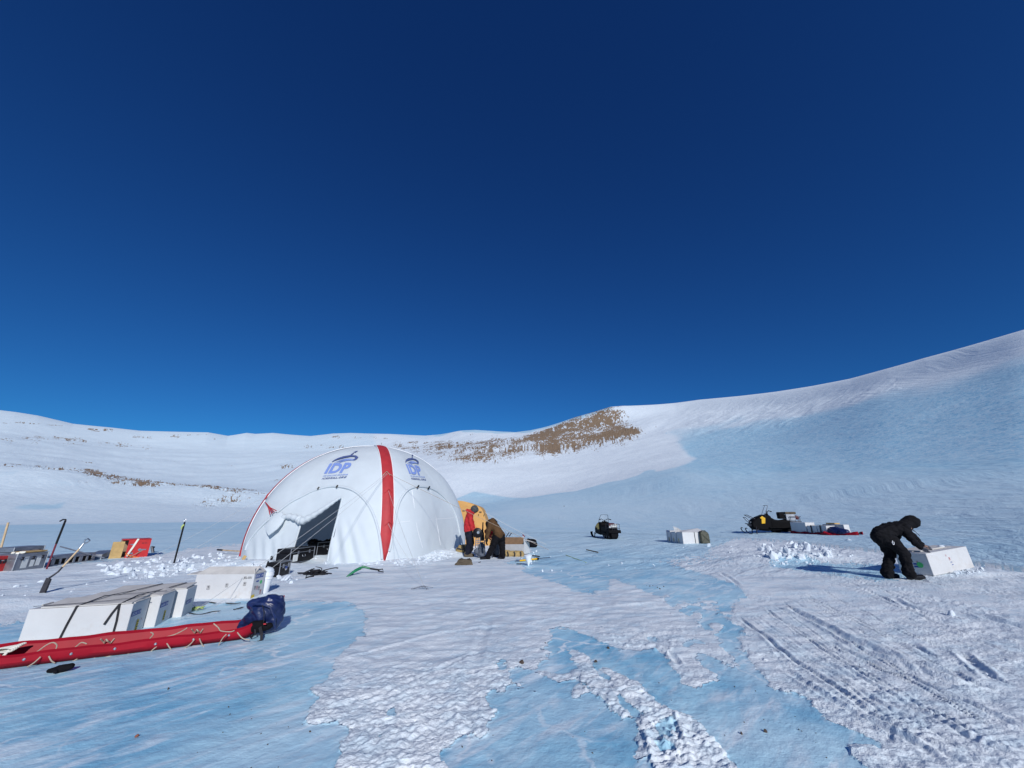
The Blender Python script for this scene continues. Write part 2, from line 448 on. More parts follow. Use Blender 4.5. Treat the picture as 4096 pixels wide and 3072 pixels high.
    # tracks
    for pts, width, depth, kind in TRACKS:
        gpts = [(G(a, b).x, G(a, b).y) for a, b in pts]
        xs = [p[0] for p in gpts]; ys = [p[1] for p in gpts]
        bb = (X > min(xs) - 1) & (X < max(xs) + 1) & (Y > min(ys) - 1) & (Y < max(ys) + 1) & vis
        if not bb.any(): continue
        wob = pnoise(X[bb] * 2, Y[bb] * 2, 91) * .03
        d, al = seg_dist(X[bb], Y[bb], gpts); d = d + wob; q = d / width
        end = sstep(0, .3, al) * sstep(0, .3, al.max() - al + .02)
        if kind == 'groove':
            depth = depth * .40; f = -depth * np.exp(-q * q) + depth * .7 * np.exp(-((np.abs(q) - 1.9) / .6) ** 2)
        elif kind == 'ridge':
            f = depth * np.exp(-(q / .8) ** 2)
        elif kind == 'step':
            q = -q; f = .8 * depth * (1 / (1 + np.exp(-np.clip(q * 3, -30, 30)))) * np.exp(-np.clip(q, 0, None) * .5)
        else:                                   # belt print: bars across a flat pressed strip
            ins = sstep(1.05, .9, np.abs(q)); bar = np.sin(al * 2 * math.pi / .075 + q * .6)
            depth = depth * .42; f = ins * (depth * sstep(-.1, .6, bar) * (.6 + .4 * pnoise(X[bb] * 3, Y[bb] * 3, 92)) - depth * .4)
        z[bb] += f * end * (.35 + .65 * sn[bb])
    z += near * 0
    # far relief
    far = ~near
    fx, fy = project(np.stack([X, Y, Z], -1))
    lf = fbm(X * .02, Y * .02, 4, 100)
    edge = 1 - np.exp(-((FAR - 6) / .9) ** 2)          # leave the skyline as it is
    kk = sstep(1.0, 2.2, FAR)
    z += kk * edge * (lf * .7 * np.clip(D / 250, .3, 2.2)) * (FAR < 7)
    AZ = az[None, :] + 0 * X; wob2 = fbm(X * .01, Y * .01, 3, 105) * .5
    brk = np.zeros(X.shape); m_ = inpoly(fx + 30 * fbm(X * .05, Y * .05, 3, 107), fy + 20 * fbm(X * .05, Y * .05, 3, 108), [(2740, 1640), (2900, 1610), (3150, 1580), (3560, 1500), (3600, 1560), (3300, 1640), (3050, 1720), (2860, 1760), (2760, 1740)])
    brk[m_] = (1 - np.abs(fbm(X * .06, Y * .09, 4, 109)) * 2.6)[m_] * .5
    ws = fbm(AZ * 13 + FAR * .8, (FAR + wob2) * 8, 4, 104)
    z += far * edge * sstep(.6, 1.6, FAR) * (ws * .06 + .05 * fbm(AZ * 40, (FAR + wob2) * 30, 3, 106) + .30 * brk) * np.clip(D / 200, .2, 1.5)
    SS = np.where(far, .0, sn); RK = np.zeros(X.shape); FR = np.full(X.shape, .62)
    # -------- what covers the far land
    nx = fbm(X * .03, Y * .03, 4, 110) * (10 + 26 * sstep(2400, 2700, fx)); ny = fbm(X * .03, Y * .03, 4, 120) * (5 + 12 * sstep(2300, 2700, fx))
    qx, qy = fx + nx, fy + ny
    fv = far & fine
    left = (fx + nx * 4 < 1760)
    SS[fv & left & (FAR > .98)] = .56
    for poly, val in FAR_SNOW:
        m = inpoly(qx, qy, poly) & fv; SS[m] = val
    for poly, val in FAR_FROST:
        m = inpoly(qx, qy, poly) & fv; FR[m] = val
    sky = np.interp(fx, [c[0] for c in CURVES[5]], [c[2] for c in CURVES[5]])
    below = fy - sky
    rid = fv & (fx > 2560)
    band = 14 + 30 * fbm(X * .04, Y * .04, 4, 130)
    SS[rid] = np.maximum(SS[rid], (1 - sstep(band, band + 190, below))[rid])
    # soften frost and snow cover across neighbours
    def blur(a, r):
        ker = np.hanning(2 * r + 3)[1:-1]; ker /= ker.sum()
        b = np.apply_along_axis(lambda c: np.convolve(np.pad(c, r, 'edge'), ker, 'valid'), 0, a)
        return np.apply_along_axis(lambda c: np.convolve(np.pad(c, r, 'edge'), ker, 'valid'), 1, b)
    f0 = np.argmax(FAR[:, 0] > 0) - 8
    FR[f0:] = blur(FR[f0:], 22); ss2 = np.where(fx[f0:] > 2670, blur(SS[f0:], 9), blur(SS[f0:], 3)); SS[f0:] = np.where(far[f0:], ss2, SS[f0:])
    for line, wd, den in ROCK_LINES:
        bb = fv & (qx > min(p[0] for p in line) - 40) & (qx < max(p[0] for p in line) + 40) & (qy > min(p[1] for p in line) - 40) & (qy < max(p[1] for p in line) + 40)
        d, al = seg_dist(qx[bb], qy[bb], line); RK[bb] = np.maximum(RK[bb], den * .70 * np.exp(-(d / wd) ** 2))
    rk2 = np.zeros(X.shape)
    for poly, den in ROCK_AREAS:
        m = inpoly(qx, qy, poly) & fv; rk2[m] = den
    rk2[f0:] = blur(rk2[f0:], 16); RK = np.maximum(RK, rk2); RK = np.clip(RK * (1 + .5 * fbm(X * .02, Y * .02, 4, 135)), 0, 1)
    # stones stand out of the snow
    pick = np.clip(pnoise(X * .55, Y * .55, 140), 0, 1) + .6 * np.clip(pnoise(X * 1.3, Y * 1.3, 141), 0, 1)
    z += far * RK * pick * .9 * edge
    # near ice: how pale it is
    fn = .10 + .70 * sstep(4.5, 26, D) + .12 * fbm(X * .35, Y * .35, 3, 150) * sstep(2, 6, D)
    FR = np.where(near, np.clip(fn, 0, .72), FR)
    for poly, val in NEAR_FROST:
        m = inpoly(px, py, poly) & vis; FR[m] = FR[m] + val
    b0 = n1
    FR[b0:] = blur(FR[b0:], 12)

    verts = np.stack([X, Y, z], -1).reshape(-1, 3)
    idx = np.arange(M * N).reshape(M, N)
    a = idx[:-1, :-1]; b = idx[:-1, 1:]; c = idx[1:, 1:]; d = idx[1:, :-1]
    faces = np.stack([a, d, c, b], -1).reshape(-1, 4)
    nvert = len(verts)
    # close the disc round the camera's foot and the seam behind
    verts = np.vstack([verts, [[0, 0, gz(0, 0)]]])
    fan = [(nvert, int(idx[0, j]), int(idx[0, j + 1])) for j in range(N - 1)]
    def sub(name, rows, extra=()):
        r0, r1 = rows
        fs = faces.reshape(M - 1, N - 1, 4)[r0:r1].reshape(-1, 4)
        used, inv = np.unique(fs, return_inverse=True); fs = inv.reshape(fs.shape)
        vv = verts[used]; n0 = len(vv)
        me = bpy.data.meshes.new(name)
        tri = []
        if extra:
            lut = {int(u): i for i, u in enumerate(used[:N + 2])}
            vv = np.vstack([vv, verts[-1:]]); tri = [(n0, lut[q[1]], lut[q[2]]) for q in extra]
        me.vertices.add(len(vv)); me.vertices.foreach_set('co', vv.ravel().astype(np.float32))
        loops = np.concatenate([fs.ravel(), np.array(tri, int).ravel()]).astype(np.int32)
        starts = np.concatenate([np.arange(len(fs)) * 4, len(fs) * 4 + np.arange(len(tri)) * 3]).astype(np.int32)
        me.loops.add(len(loops)); me.loops.foreach_set('vertex_index', loops)
        me.polygons.add(len(starts)); me.polygons.foreach_set('loop_start', starts)
        me.update(calc_edges=True); me.validate()
        fl = np.where(far[..., None], np.stack([AZ * 26, (FAR + wob2) * 17, 0 * X], -1), np.stack([(X * .67 + Y * .74) * .5, (-X * .74 + Y * .67) * 1.3, 0 * X], -1)).reshape(-1, 3)[used]
        if extra: fl = np.vstack([fl, [[0, 0, 0]]])
        at_ = me.attributes.new('flow', 'FLOAT_VECTOR', 'POINT'); at_.data.foreach_set('vector', fl.ravel().astype(np.float32))
        for nm, arr in (('snow', SS), ('rock', RK), ('frost', FR)):
            at_ = me.attributes.new(nm, 'FLOAT', 'POINT'); vals = arr.ravel()[used]
            if extra: vals = np.append(vals, 0)
            at_.data.foreach_set('value', vals.astype(np.float32))
        me.polygons.foreach_set('use_smooth', [True] * len(me.polygons))
        me.materials.append(GLACIER)
        o = bpy.data.objects.new(name, me); COL.objects.link(o); o['kind'] = 'structure'
        return o
    cutrow = int(np.argmax(FAR[:, 0] >= 1.0))
    sub('ice_field', (0, cutrow), fan)
    sub('hills', (cutrow, M - 1))

# ---- places read off the photograph (its pixels); everything is projected onto the ground
CENTER = [(1200, 2400), (1290, 2415), (1370, 2408), (1420, 2430), (1458, 2451), (1462, 2500), (1445, 2545), (1400, 2590), (1360, 2615), (1322, 2661), (1295, 2740), (1262, 2790), (1241, 2830), (1222, 2860), (1207, 2905), (1240, 2890), (1302, 2912), (1340, 2895), (1383, 2925), (1370, 2960), (1336, 3000), (1325, 3040), (1350, 3130), (1800, 3130), (1806, 3060), (1822, 3010), (1850, 2990), (1871, 2952), (1900, 2935), (1940, 2945), (1966, 2918), (1950, 2880), (1965, 2845), (1940, 2800), (1955, 2775), (1950, 2749), (2000, 2752), (2040, 2742), (2050, 2700), (2034, 2688), (2090, 2680), (2130, 2690), (2150, 2660), (2163, 2634), (2150, 2600), (2190, 2575), (2206, 2545), (2203, 2512), (2271, 2512), (2330, 2535), (2386, 2559), (2454, 2593), (2500, 2600), (2556, 2614), (2620, 2600), (2670, 2626), (2688, 2683), (2740, 2740), (2789, 2756), (2815, 2740), (2846, 2705), (2800, 2660), (2767, 2626), (2830, 2625), (2872, 2630), (2890, 2650), (2962, 2672), (2930, 2620), (2870, 2560), (2820, 2510), (2760, 2470), (2700, 2440), (2680, 2424), (2608, 2373), (2540, 2345), (2500, 2330), (2441, 2308), (2447, 2340), (2420, 2356), (2353, 2376), (2310, 2365), (2258, 2342), (2149, 2308), (2081, 2288), (2110, 2270), (2080, 2262), (2010, 2256), (2090, 2230), (2130, 2200), (2000, 2165), (1900, 2150), (975, 2175), (760, 2195), (600, 2224), (430, 2246), (250, 2258), (0, 2275), (-300, 2300), (-300, 2520), (0, 2505), (60, 2490), (300, 2470), (700, 2462), (770, 2420), (900, 2412), (1000, 2402), (1100, 2404)]
RIGHT = [(2660, 2252), (2760, 2280), (2840, 2305), (2890, 2325), (2950, 2345), (2985, 2385), (2930, 2415), (2920, 2432), (2950, 2480), (2962, 2530), (2955, 2580), (2985, 2620), (2975, 2645), (3060, 2720), (3105, 2772), (3170, 2775), (3230, 2800), (3300, 2850), (3340, 2880), (3375, 2902), (3450, 2928), (3520, 2960), (3588, 3008), (3500, 2990), (3420, 2985), (3380, 2970), (3410, 3000), (3450, 3035), (3485, 3075), (3500, 3130), (5200, 3130), (5200, 2200), (4300, 2212), (3930, 2210), (3700, 2205), (3480, 2196), (3380, 2190), (3300, 2178), (3160, 2168), (3060, 2150), (2960, 2150), (2900, 2170), (2850, 2195), (2820, 2210), (2900, 2225), (2950, 2245), (2880, 2250), (2780, 2240)]
SHADE_AS_ICE = [(3080, 2248), (3200, 2240), (3330, 2255), (3480, 2252), (3650, 2300), (3700, 2315), (3500, 2325), (3330, 2300), (3180, 2280), (3060, 2265)]  # shade beside the bending figure, put into the snow cover as blue ice
STRIP1 = [(2298, 2600), (2330, 2598), (2372, 2640), (2392, 2690), (2440, 2750), (2482, 2810), (2522, 2864), (2488, 2872), (2440, 2840), (2410, 2800), (2350, 2780), (2318, 2730), (2330, 2680)]
STRIP2 = [(2407, 2666), (2480, 2695), (2560, 2750), (2600, 2800), (2680, 2850), (2760, 2880), (2830, 2920), (2900, 3000), (2950, 3130), (2630, 3130), (2600, 3020), (2565, 2930), (2560, 2860), (2500, 2800), (2440, 2740)]
SNOW_AREAS = [(CENTER, 1), (RIGHT, 1), (SHADE_AS_ICE, .15), (STRIP1, 1), (STRIP2, 1),
              ([(2520, 2940), (2560, 2930), (2600, 2965), (2610, 3000), (2570, 3010), (2540, 2980)], 1),
              ([(2550, 3010), (2590, 3005), (2610, 3040), (2570, 3060), (2540, 3040)], 1),
              ([(1530, 2830), (1575, 2815), (1590, 2825), (1555, 2865), (1525, 2870)], .1), ([(1600, 2865), (1640, 2862), (1625, 2880), (1600, 2885)], .1),
              ([(1490, 2940), (1540, 2928), (1535, 2945), (1500, 2962)], .1),
              ([(3115, 2770), (3145, 2768), (3150, 2778), (3120, 2780)], .1), ([(3165, 2778), (3235, 2800), (3250, 2830), (3210, 2835), (3165, 2800)], .0),
              ([(3080, 2446), (3105, 2448), (3100, 2458), (3080, 2456)], .1),
              ([(2600, 2250), (2700, 2225), (2850, 2215), (2950, 2235), (2800, 2262)], .55)]
SCATTER = [([(2620, 2380), (2980, 2420), (2960, 2640), (2800, 2560), (2700, 2440)], .10),
           ([(1950, 2660), (2300, 2560), (2330, 2720), (2150, 2760), (1960, 2760)], .22),
           ([(2050, 2180), (2900, 2150), (2950, 2260), (2500, 2300), (2150, 2290)], .62),
           ([(0, 2470), (900, 2430), (1200, 2430), (1440, 2470), (1100, 2520), (900, 2560), (0, 2560)], .6),
           ([(2280, 2700), (2330, 2680), (2330, 2800), (2270, 2880), (2262, 2800)], .3)]
HOLES = [([(1850, 2640), (2060, 2660), (2060, 2760), (1850, 2720)], .40), ([(2700, 2560), (3000, 2480), (3000, 2700), (2850, 2640)], .30),
         ([(2360, 2500), (2700, 2560), (2700, 2640), (2450, 2600)], .5), ([(2580, 2860), (2720, 2900), (2720, 3072), (2600, 3072)], .52)]
RIPPLE = [([(1150, 2640), (1500, 2660), (2060, 2690), (2060, 3130), (1150, 3130)], 1.0), ([(1300, 2520), (2100, 2560), (2060, 2690), (1280, 2680)], .55),
          (STRIP1, 1.3), (STRIP2, 1.3)]
CHOPPED = [([(2340, 2480), (2480, 2430), (2720, 2470), (2740, 2560), (2680, 2620), (2480, 2590)], .8),
           ([(2100, 2330), (2350, 2390), (2250, 2430), (2080, 2400)], .35), ([(2440, 2300), (2560, 2350), (2520, 2380), (2430, 2360)], .8),
           ([(400, 2240), (960, 2200), (1060, 2235), (1060, 2300), (780, 2330), (560, 2330), (420, 2300)], .55),
           ([(1540, 2200), (1880, 2170), (1890, 2230), (1600, 2320), (1540, 2310)], .55),
           ([(2850, 2160), (3400, 2165), (3420, 2240), (3080, 2250), (2850, 2240)], .6),
           ([(2960, 2560), (3200, 2590), (3180, 2640), (2960, 2640)], .45), ([(3300, 2500), (3560, 2560), (3540, 2620), (3330, 2570)], .5),
           ([(3700, 2280), (4096, 2220), (4300, 2300), (4096, 2340), (3760, 2320)], .6), ([(3560, 2380), (4300, 2400), (4300, 2560), (3700, 2480)], .4),
           ([(2560, 2900), (2720, 2890), (2760, 3072), (2610, 3072)], .8), ([(2900, 2330), (3250, 2350), (3500, 2460), (3100, 2520)], .3)]
TRACKS = [
    ([(1345, 2655), (1480, 2612), (1700, 2548), (1950, 2508), (2070, 2500)], .030, .030, 'step'),
    ([(1745, 2466), (1880, 2448), (2060, 2420), (2250, 2426)], .03, .03, 'step'), ([(2100, 2498), (2250, 2468)], .025, .025, 'step'),
    ([(2300, 2455), (2420, 2430), (2600, 2415), (2720, 2418)], .035, .035, 'step'), ([(2490, 2372), (2600, 2358)], .03, .03, 'step'),
    ([(1810, 2415), (1960, 2400), (2060, 2412)], .04, .03, 'step'), ([(2350, 2384), (2450, 2378), (2520, 2380)], .03, .03, 'step'),
    ([(1230, 2860), (1500, 2790), (1700, 2705), (1930, 2602)], .03, .022, 'groove'), ([(1260, 2890), (1540, 2802), (1760, 2714), (2040, 2660)], .028, .02, 'groove'),
    ([(1560, 3050), (1690, 2950), (1800, 2880), (1880, 2800)], .03, .02, 'groove'), ([(1960, 2478), (1925, 2560), (1895, 2680), (1878, 2800), (1872, 2960)], .05, .02, 'groove'),
    ([(1720, 2545), (1900, 2530), (2080, 2512)], .16, .012, 'belt'), ([(1900, 2600), (2150, 2570)], .14, .010, 'belt'),
    ([(2950, 2470), (3060, 2550), (3200, 2660), (3500, 2860), (3700, 2975), (3880, 3080)], .028, .045, 'groove'),
    ([(3120, 2665), (3300, 2790), (3500, 2900), (3660, 2985), (3800, 3072)], .03, .05, 'groove'),
    ([(3150, 2430), (3250, 2480), (3400, 2560), (3600, 2640), (3760, 2690), (3990, 2760)], .05, .085, 'groove'),
    ([(3300, 2560), (3450, 2640), (3700, 2740), (3900, 2830), (4150, 2940)], .03, .05, 'groove'),
    ([(3450, 2610), (3650, 2680), (3850, 2740), (4000, 2745)], .05, .06, 'groove'), ([(3820, 2600), (3890, 2650), (3960, 2710), (3998, 2735)], .04, .055, 'groove'),
    ([(3560, 2390), (3640, 2430), (3710, 2455)], .045, .06, 'groove'), ([(3900, 2460), (4000, 2490), (4150, 2530)], .06, .09, 'groove'),
    ([(3610, 2560), (3700, 2610), (3760, 2640)], .035, .04, 'groove'), ([(3560, 2370), (3800, 2420), (4150, 2480)], .03, .03, 'groove'),
    ([(2880, 2290), (2920, 2320), (2960, 2345)], .04, .05, 'groove'), ([(3250, 2320), (3380, 2350)], .03, .04, 'groove'),
    ([(3860, 2760), (3940, 2790), (3990, 2815)], .06, .05, 'groove'), ([(3400, 2850), (3600, 2950), (3850, 3060)], .03, .03, 'groove'),
    ([(3700, 2870), (3900, 2960), (4150, 3060)], .035, .05, 'groove'),
    ([(3080, 2590), (3300, 2740), (3600, 2900), (3900, 3040)], .17, .020, 'belt'), ([(3290, 2610), (3480, 2730), (3700, 2850), (4000, 2960), (4200, 3040)], .16, .024, 'belt'),
    ([(3060, 2460), (3250, 2560)], .15, .018, 'belt'), ([(3330, 2330), (3520, 2352)], .09, .016, 'belt'), ([(2680, 2790), (2800, 2900), (2880, 3072)], .14, .022, 'belt'),
    ([(2610, 2900), (2655, 2990), (2690, 3090)], .05, .05, 'groove'), ([(2650, 2840), (2700, 2960), (2740, 3090)], .035, .045, 'groove'), ([(2680, 2610), (2720, 2680)], .03, .05, 'groove'),
    ([(3500, 2260), (3700, 2330), (4000, 2390), (4200, 2420)], .05, .04, 'groove'), ([(3650, 2330), (3900, 2360), (4150, 2380)], .05, .05, 'groove'),
]
_A = np.array([(2950, 2470), (3240, 2690), (3560, 2890), (3900, 3085)], float); _B = np.array([(3480, 2290), (3720, 2365), (3950, 2425), (4300, 2500)], float)
for _k in range(30):
    _t = min(1, (_k + random.random()) / 30); _w = random.random() * .3; _l = _A * (1 - _t) + _B * _t + np.array([[random.gauss(0, 10), random.gauss(0, 6)] for _ in range(4)])
    TRACKS.append(([tuple(q) for q in (_l if random.random() < .6 else _l[1:])], random.uniform(.010, .022), random.uniform(.015, .040), 'groove'))
NEAR_FROST = [([(2050, 2180), (4300, 2130), (4300, 2260), (2400, 2320)], .05), ([(1170, 2400), (1480, 2400), (1480, 2560), (1300, 2640), (1000, 2560), (700, 2470)], .10)]
FAR_SNOW = [([(1500, 1730), (1700, 1760), (1830, 1725), (2100, 1735), (2500, 1620), (2600, 1615), (2650, 1680), (2700, 1750), (2760, 1806), (2797, 1838), (2740, 1872), (2600, 1884), (2480, 1920), (2300, 1965), (2100, 1992), (2000, 1985), (1900, 1968), (1820, 2000), (1500, 2010)], .82),
            ([(50, 2032), (130, 2016), (200, 2020), (255, 2010), (240, 2034), (130, 2038)], .25), ([(200, 1932), (240, 1922), (300, 1926), (260, 1934)], .5), ([(0, 1890), (80, 1882), (60, 1895), (0, 1902)], .5),
            ([(930, 1788), (1080, 1780), (1060, 1790)], .55), ([(1060, 1806), (1130, 1800), (1110, 1812)], .55), ([(420, 1752), (560, 1756), (700, 1752), (650, 1760)], .6)]
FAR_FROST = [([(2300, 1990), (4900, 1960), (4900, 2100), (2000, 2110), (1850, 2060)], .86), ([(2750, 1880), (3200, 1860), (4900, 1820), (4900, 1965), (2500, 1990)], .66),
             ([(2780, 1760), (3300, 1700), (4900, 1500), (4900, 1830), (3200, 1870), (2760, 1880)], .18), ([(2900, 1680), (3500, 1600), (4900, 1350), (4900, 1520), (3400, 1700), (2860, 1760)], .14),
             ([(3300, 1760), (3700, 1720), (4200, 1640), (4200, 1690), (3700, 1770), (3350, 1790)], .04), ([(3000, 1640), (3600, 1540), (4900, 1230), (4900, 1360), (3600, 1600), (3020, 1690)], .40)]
ROCK_LINES = [
    ([(-100, 1862), (90, 1864), (150, 1868), (280, 1876), (350, 1884)], 6, .8), ([(340, 1884), (420, 1900), (500, 1915), (600, 1930), (650, 1934)], 11, 1.0),
    ([(440, 1922), (560, 1936), (640, 1940)], 9, .75), ([(640, 1934), (740, 1938), (830, 1948), (930, 1962), (1060, 1972)], 6, .8),
    ([(310, 1920), (350, 1924)], 4, .6), ([(0, 1756), (150, 1752), (300, 1760), (450, 1774), (600, 1790)], 10, .55), ([(0, 1770), (200, 1775), (400, 1785)], 8, .42),
    ([(10, 1692), (60, 1690), (130, 1696), (250, 1702)], 4, .7), ([(350, 1719), (450, 1722)], 5, .85), ([(530, 1748), (575, 1748)], 5, .95), ([(595, 1752), (640, 1746), (710, 1750)], 6, .95),
    ([(650, 1742), (760, 1740), (850, 1742)], 4, .55), ([(860, 1754), (900, 1756)], 3, .6), ([(100, 1830), (250, 1840), (370, 1852)], 6, .45), ([(590, 1846), (700, 1846)], 3, .4),
    ([(870, 1858), (930, 1862)], 4, .5), ([(1100, 1868), (1200, 1862)], 5, .5), ([(1080, 1925), (1150, 1918)], 5, .55), ([(1030, 1955), (1140, 1950)], 5, .5),
    ([(1280, 1750), (1400, 1748), (1560, 1752)], 4, .55), ([(1640, 1766), (1700, 1770), (1760, 1766)], 6, .75), ([(1220, 1785), (1400, 1788), (1600, 1796)], 9, .5), ([(2580, 1630), (2600, 1650), (2660, 1742)], 4, .35),
    ([(1820, 1742), (1900, 1738), (2000, 1744)], 7, .4)]
ROCK_AREAS = [([(1500, 1776), (1700, 1772), (1900, 1760), (2060, 1748), (2200, 1708), (2330, 1662), (2440, 1628), (2490, 1640), (2520, 1690), (2575, 1735), (2550, 1770), (2440, 1800), (2330, 1800), (2230, 1830), (2120, 1840), (1920, 1856), (1840, 1850), (1700, 1815), (1560, 1795)], .63),
              ([(2180, 1720), (2330, 1664), (2440, 1630), (2480, 1636), (2500, 1680), (2560, 1722), (2545, 1752), (2440, 1752), (2330, 1745), (2230, 1765), (2150, 1760)], .80),
              ([(800, 2000), (860, 1968), (960, 1968), (1060, 1972), (1000, 1990), (880, 2025), (780, 2045)], .5)]

# ------------------------------------------------------------------ the surface of snow, blue ice and stones
def glacier_material():
    m = bpy.data.materials.new('glacier_surface'); m.use_nodes = True; nt = m.node_tree; L = nt.links.new
    b = nt.nodes['Principled BSDF']
    geo = _n(nt, 'ShaderNodeNewGeometry')
    def attr(n): a = _n(nt, 'ShaderNodeAttribute'); a.attribute_name = n; return a.outputs['Fac']
    fla = _n(nt, 'ShaderNodeAttribute'); fla.attribute_name = 'flow'
    def noise(scale, detail=5, rough=.55, mapping=None, dist=0):
        n = _n(nt, 'ShaderNodeTexNoise'); n.inputs['Scale'].default_value = scale; n.inputs['Detail'].default_value = detail
        n.inputs['Roughness'].default_value = rough; n.inputs['Distortion'].default_value = dist
        if mapping == 'flow': L(fla.outputs['Vector'], n.inputs['Vector'])
        elif mapping and mapping[0] == 'flow':
            vm = _n(nt, 'ShaderNodeVectorMath', operation='MULTIPLY'); vm.inputs[1].default_value = (mapping[1], mapping[2], 1); L(fla.outputs['Vector'], vm.inputs[0]); L(vm.outputs[0], n.inputs['Vector'])
        elif mapping:
            mp = _n(nt, 'ShaderNodeMapping'); mp.vector_type = 'TEXTURE'; mp.inputs['Rotation'].default_value = (0, 0, mapping[0]); mp.inputs['Scale'].default_value = tuple(1 / q for q in mapping[1])
            L(geo.outputs['Position'], mp.inputs['Vector']); L(mp.outputs['Vector'], n.inputs['Vector'])
        else: L(geo.outputs['Position'], n.inputs['Vector'])
        return n.outputs['Fac']
    def rng(v, a, b_, c=0, d=1, smooth=True):
        r = _n(nt, 'ShaderNodeMapRange'); r.interpolation_type = 'SMOOTHSTEP' if smooth else 'LINEAR'
        for i, q in ((1, a), (2, b_), (3, c), (4, d)):
            if isinstance(q, (int, float)): r.inputs[i].default_value = q
            else: L(q, r.inputs[i])
        L(v, r.inputs[0]); return r.outputs[0]
    def math_(op, a, b_=None, clamp=False):
        n = _n(nt, 'ShaderNodeMath', operation=op); n.use_clamp = clamp
        for i, q in enumerate((a, b_)):
            if q is None: continue
            if isinstance(q, (int, float)): n.inputs[i].default_value = q
            else: L(q, n.inputs[i])
        return n.outputs[0]
    def mixc(f, a, b_):
        n = _n(nt, 'ShaderNodeMix', data_type='RGBA')
        if isinstance(f, (int, float)): n.inputs[0].default_value = f
        else: L(f, n.inputs[0])
        for i, q in ((6, a), (7, b_)):
            if isinstance(q, tuple): n.inputs[i].default_value = (*q, 1)
            else: L(q, n.inputs[i])
        return n.outputs[2]
    snow, rock, frost = attr('snow'), attr('rock'), attr('frost')
    # snow cover breaks up into grains at its edge
    fine = noise(26, 4, .6)
    sm = math_('ADD', snow, math_('MULTIPLY', math_('SUBTRACT', fine, .5), 1.0))
    thin = math_('MULTIPLY', rng(noise(2.4, 6, .65, (R(20), (1, 1.8, 1)), .3), .42, .62, .0, .26), rng(frost, .55, .75, 1, 0))
    sm = math_('SUBTRACT', rng(sm, .25, .72), thin)
    # ice: cloudy blue with pale veins and frosted streaks
    cloud = noise(.9, 6, .6, None, .6); streak = noise(1.0, 5, .6, (R(48), (1.3, 5, 1)), .5); streak2 = noise(.34, 6, .62, 'flow', .3)
    deep = mixc(rng(cloud, .34, .66), ICE[0], ICE[1])
    vo = _n(nt, 'ShaderNodeTexVoronoi'); vo.feature = 'DISTANCE_TO_EDGE'; vo.inputs['Scale'].default_value = .62
    wn = _n(nt, 'ShaderNodeTexNoise'); wn.inputs['Scale'].default_value = 1.3; wn.inputs['Detail'].default_value = 5; L(geo.outputs['Position'], wn.inputs['Vector'])
    wv = _n(nt, 'ShaderNodeVectorMath', operation='SCALE'); wv.inputs['Scale'].default_value = 1.5; L(wn.outputs['Color'], wv.inputs[0])
    wa = _n(nt, 'ShaderNodeVectorMath', operation='ADD'); L(wv.outputs[0], wa.inputs[0]); L(geo.outputs['Position'], wa.inputs[1]); L(wa.outputs[0], vo.inputs['Vector'])
    vein = math_('MULTIPLY', rng(vo.outputs['Distance'], 0, .028, 1, 0), rng(noise(.5, 2), .42, .62))
    near_only = rng(frost, .2, .45, 1, 0)
    # haze of bubbles to one side of a vein
    veil = rng(vo.outputs['Distance'], 0, .34, .62, 0)
    ic = mixc(math_('MULTIPLY', math_('MULTIPLY', vein, near_only), 1.0), deep, ICE[2])
    ic = mixc(math_('MULTIPLY', math_('MULTIPLY', veil, near_only), rng(noise(.7, 3), .38, .60, 0, .95)), ic, ICE[3])
    ic = mixc(math_('MULTIPLY', rng(streak, .48, .70), math_('MULTIPLY', near_only, .7)), ic, ICE[2])
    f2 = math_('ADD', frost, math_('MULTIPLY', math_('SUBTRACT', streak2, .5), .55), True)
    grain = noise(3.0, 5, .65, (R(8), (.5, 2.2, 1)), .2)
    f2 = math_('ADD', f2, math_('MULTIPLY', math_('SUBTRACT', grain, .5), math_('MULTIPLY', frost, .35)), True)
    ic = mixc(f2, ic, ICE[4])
    speck = rng(noise(5.5, 2, .5, (0, (1, 1.6, 1))), .70, .76)
    ic = mixc(math_('MULTIPLY', speck, math_('MULTIPLY', frost, .8)), ic, SNOWC[0])
    # snow
    sc = mixc(rng(noise(1.5, 6, .62, (R(15), (.7, 1.6, 1))), .36, .60), SNOWC[1], SNOWC[0])
    sc = mixc(rng(noise(.35, 4, .6, (R(10), (1, 2.5, 1))), .5, .75), sc, SNOWC[2])
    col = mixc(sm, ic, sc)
    # stones
    rn = noise(1.0, 4, .7, ('flow', 4.2, .5), .3); rf = noise(1.0, 3, .7, ('flow', 11, .9))
    rm = noise(1.0, 3, .6, ('flow', 1.3, .11), .2); rsum = math_('ADD', math_('ADD', math_('MULTIPLY', rng(rn, .32, .68), .34), math_('MULTIPLY', rng(rf, .32, .68), .42)), math_('MULTIPLY', rng(rm, .35, .65), .24))
    thr = math_('SUBTRACT', .95, math_('MULTIPLY', rock, .75))
    rmask = rng(math_('SUBTRACT', rsum, thr), -.07, .07)
    rmask = math_('MULTIPLY', rmask, rng(rock, .04, .15))
    rcol = mixc(noise(1.1, 4, .7), ROCKC[0], ROCKC[1]); rcol = mixc(rng(noise(.09, 3), .35, .65), rcol, ROCKC[2])
    col = mixc(rmask, col, rcol)
    L(col, b.inputs['Base Color'])
    # gloss: ice is slick, snow and stone are not
    ro = _n(nt, 'ShaderNodeMix', data_type='FLOAT'); L(sm, ro.inputs[0]); ro.inputs[2].default_value = .33; ro.inputs[3].default_value = .85
    ro2 = _n(nt, 'ShaderNodeMix', data_type='FLOAT'); L(f2, ro2.inputs[0]); L(ro.outputs[0], ro2.inputs[2]); ro2.inputs[3].default_value = .75
    L(ro2.outputs[0], b.inputs['Roughness']); b.inputs['Specular IOR Level'].default_value = .35
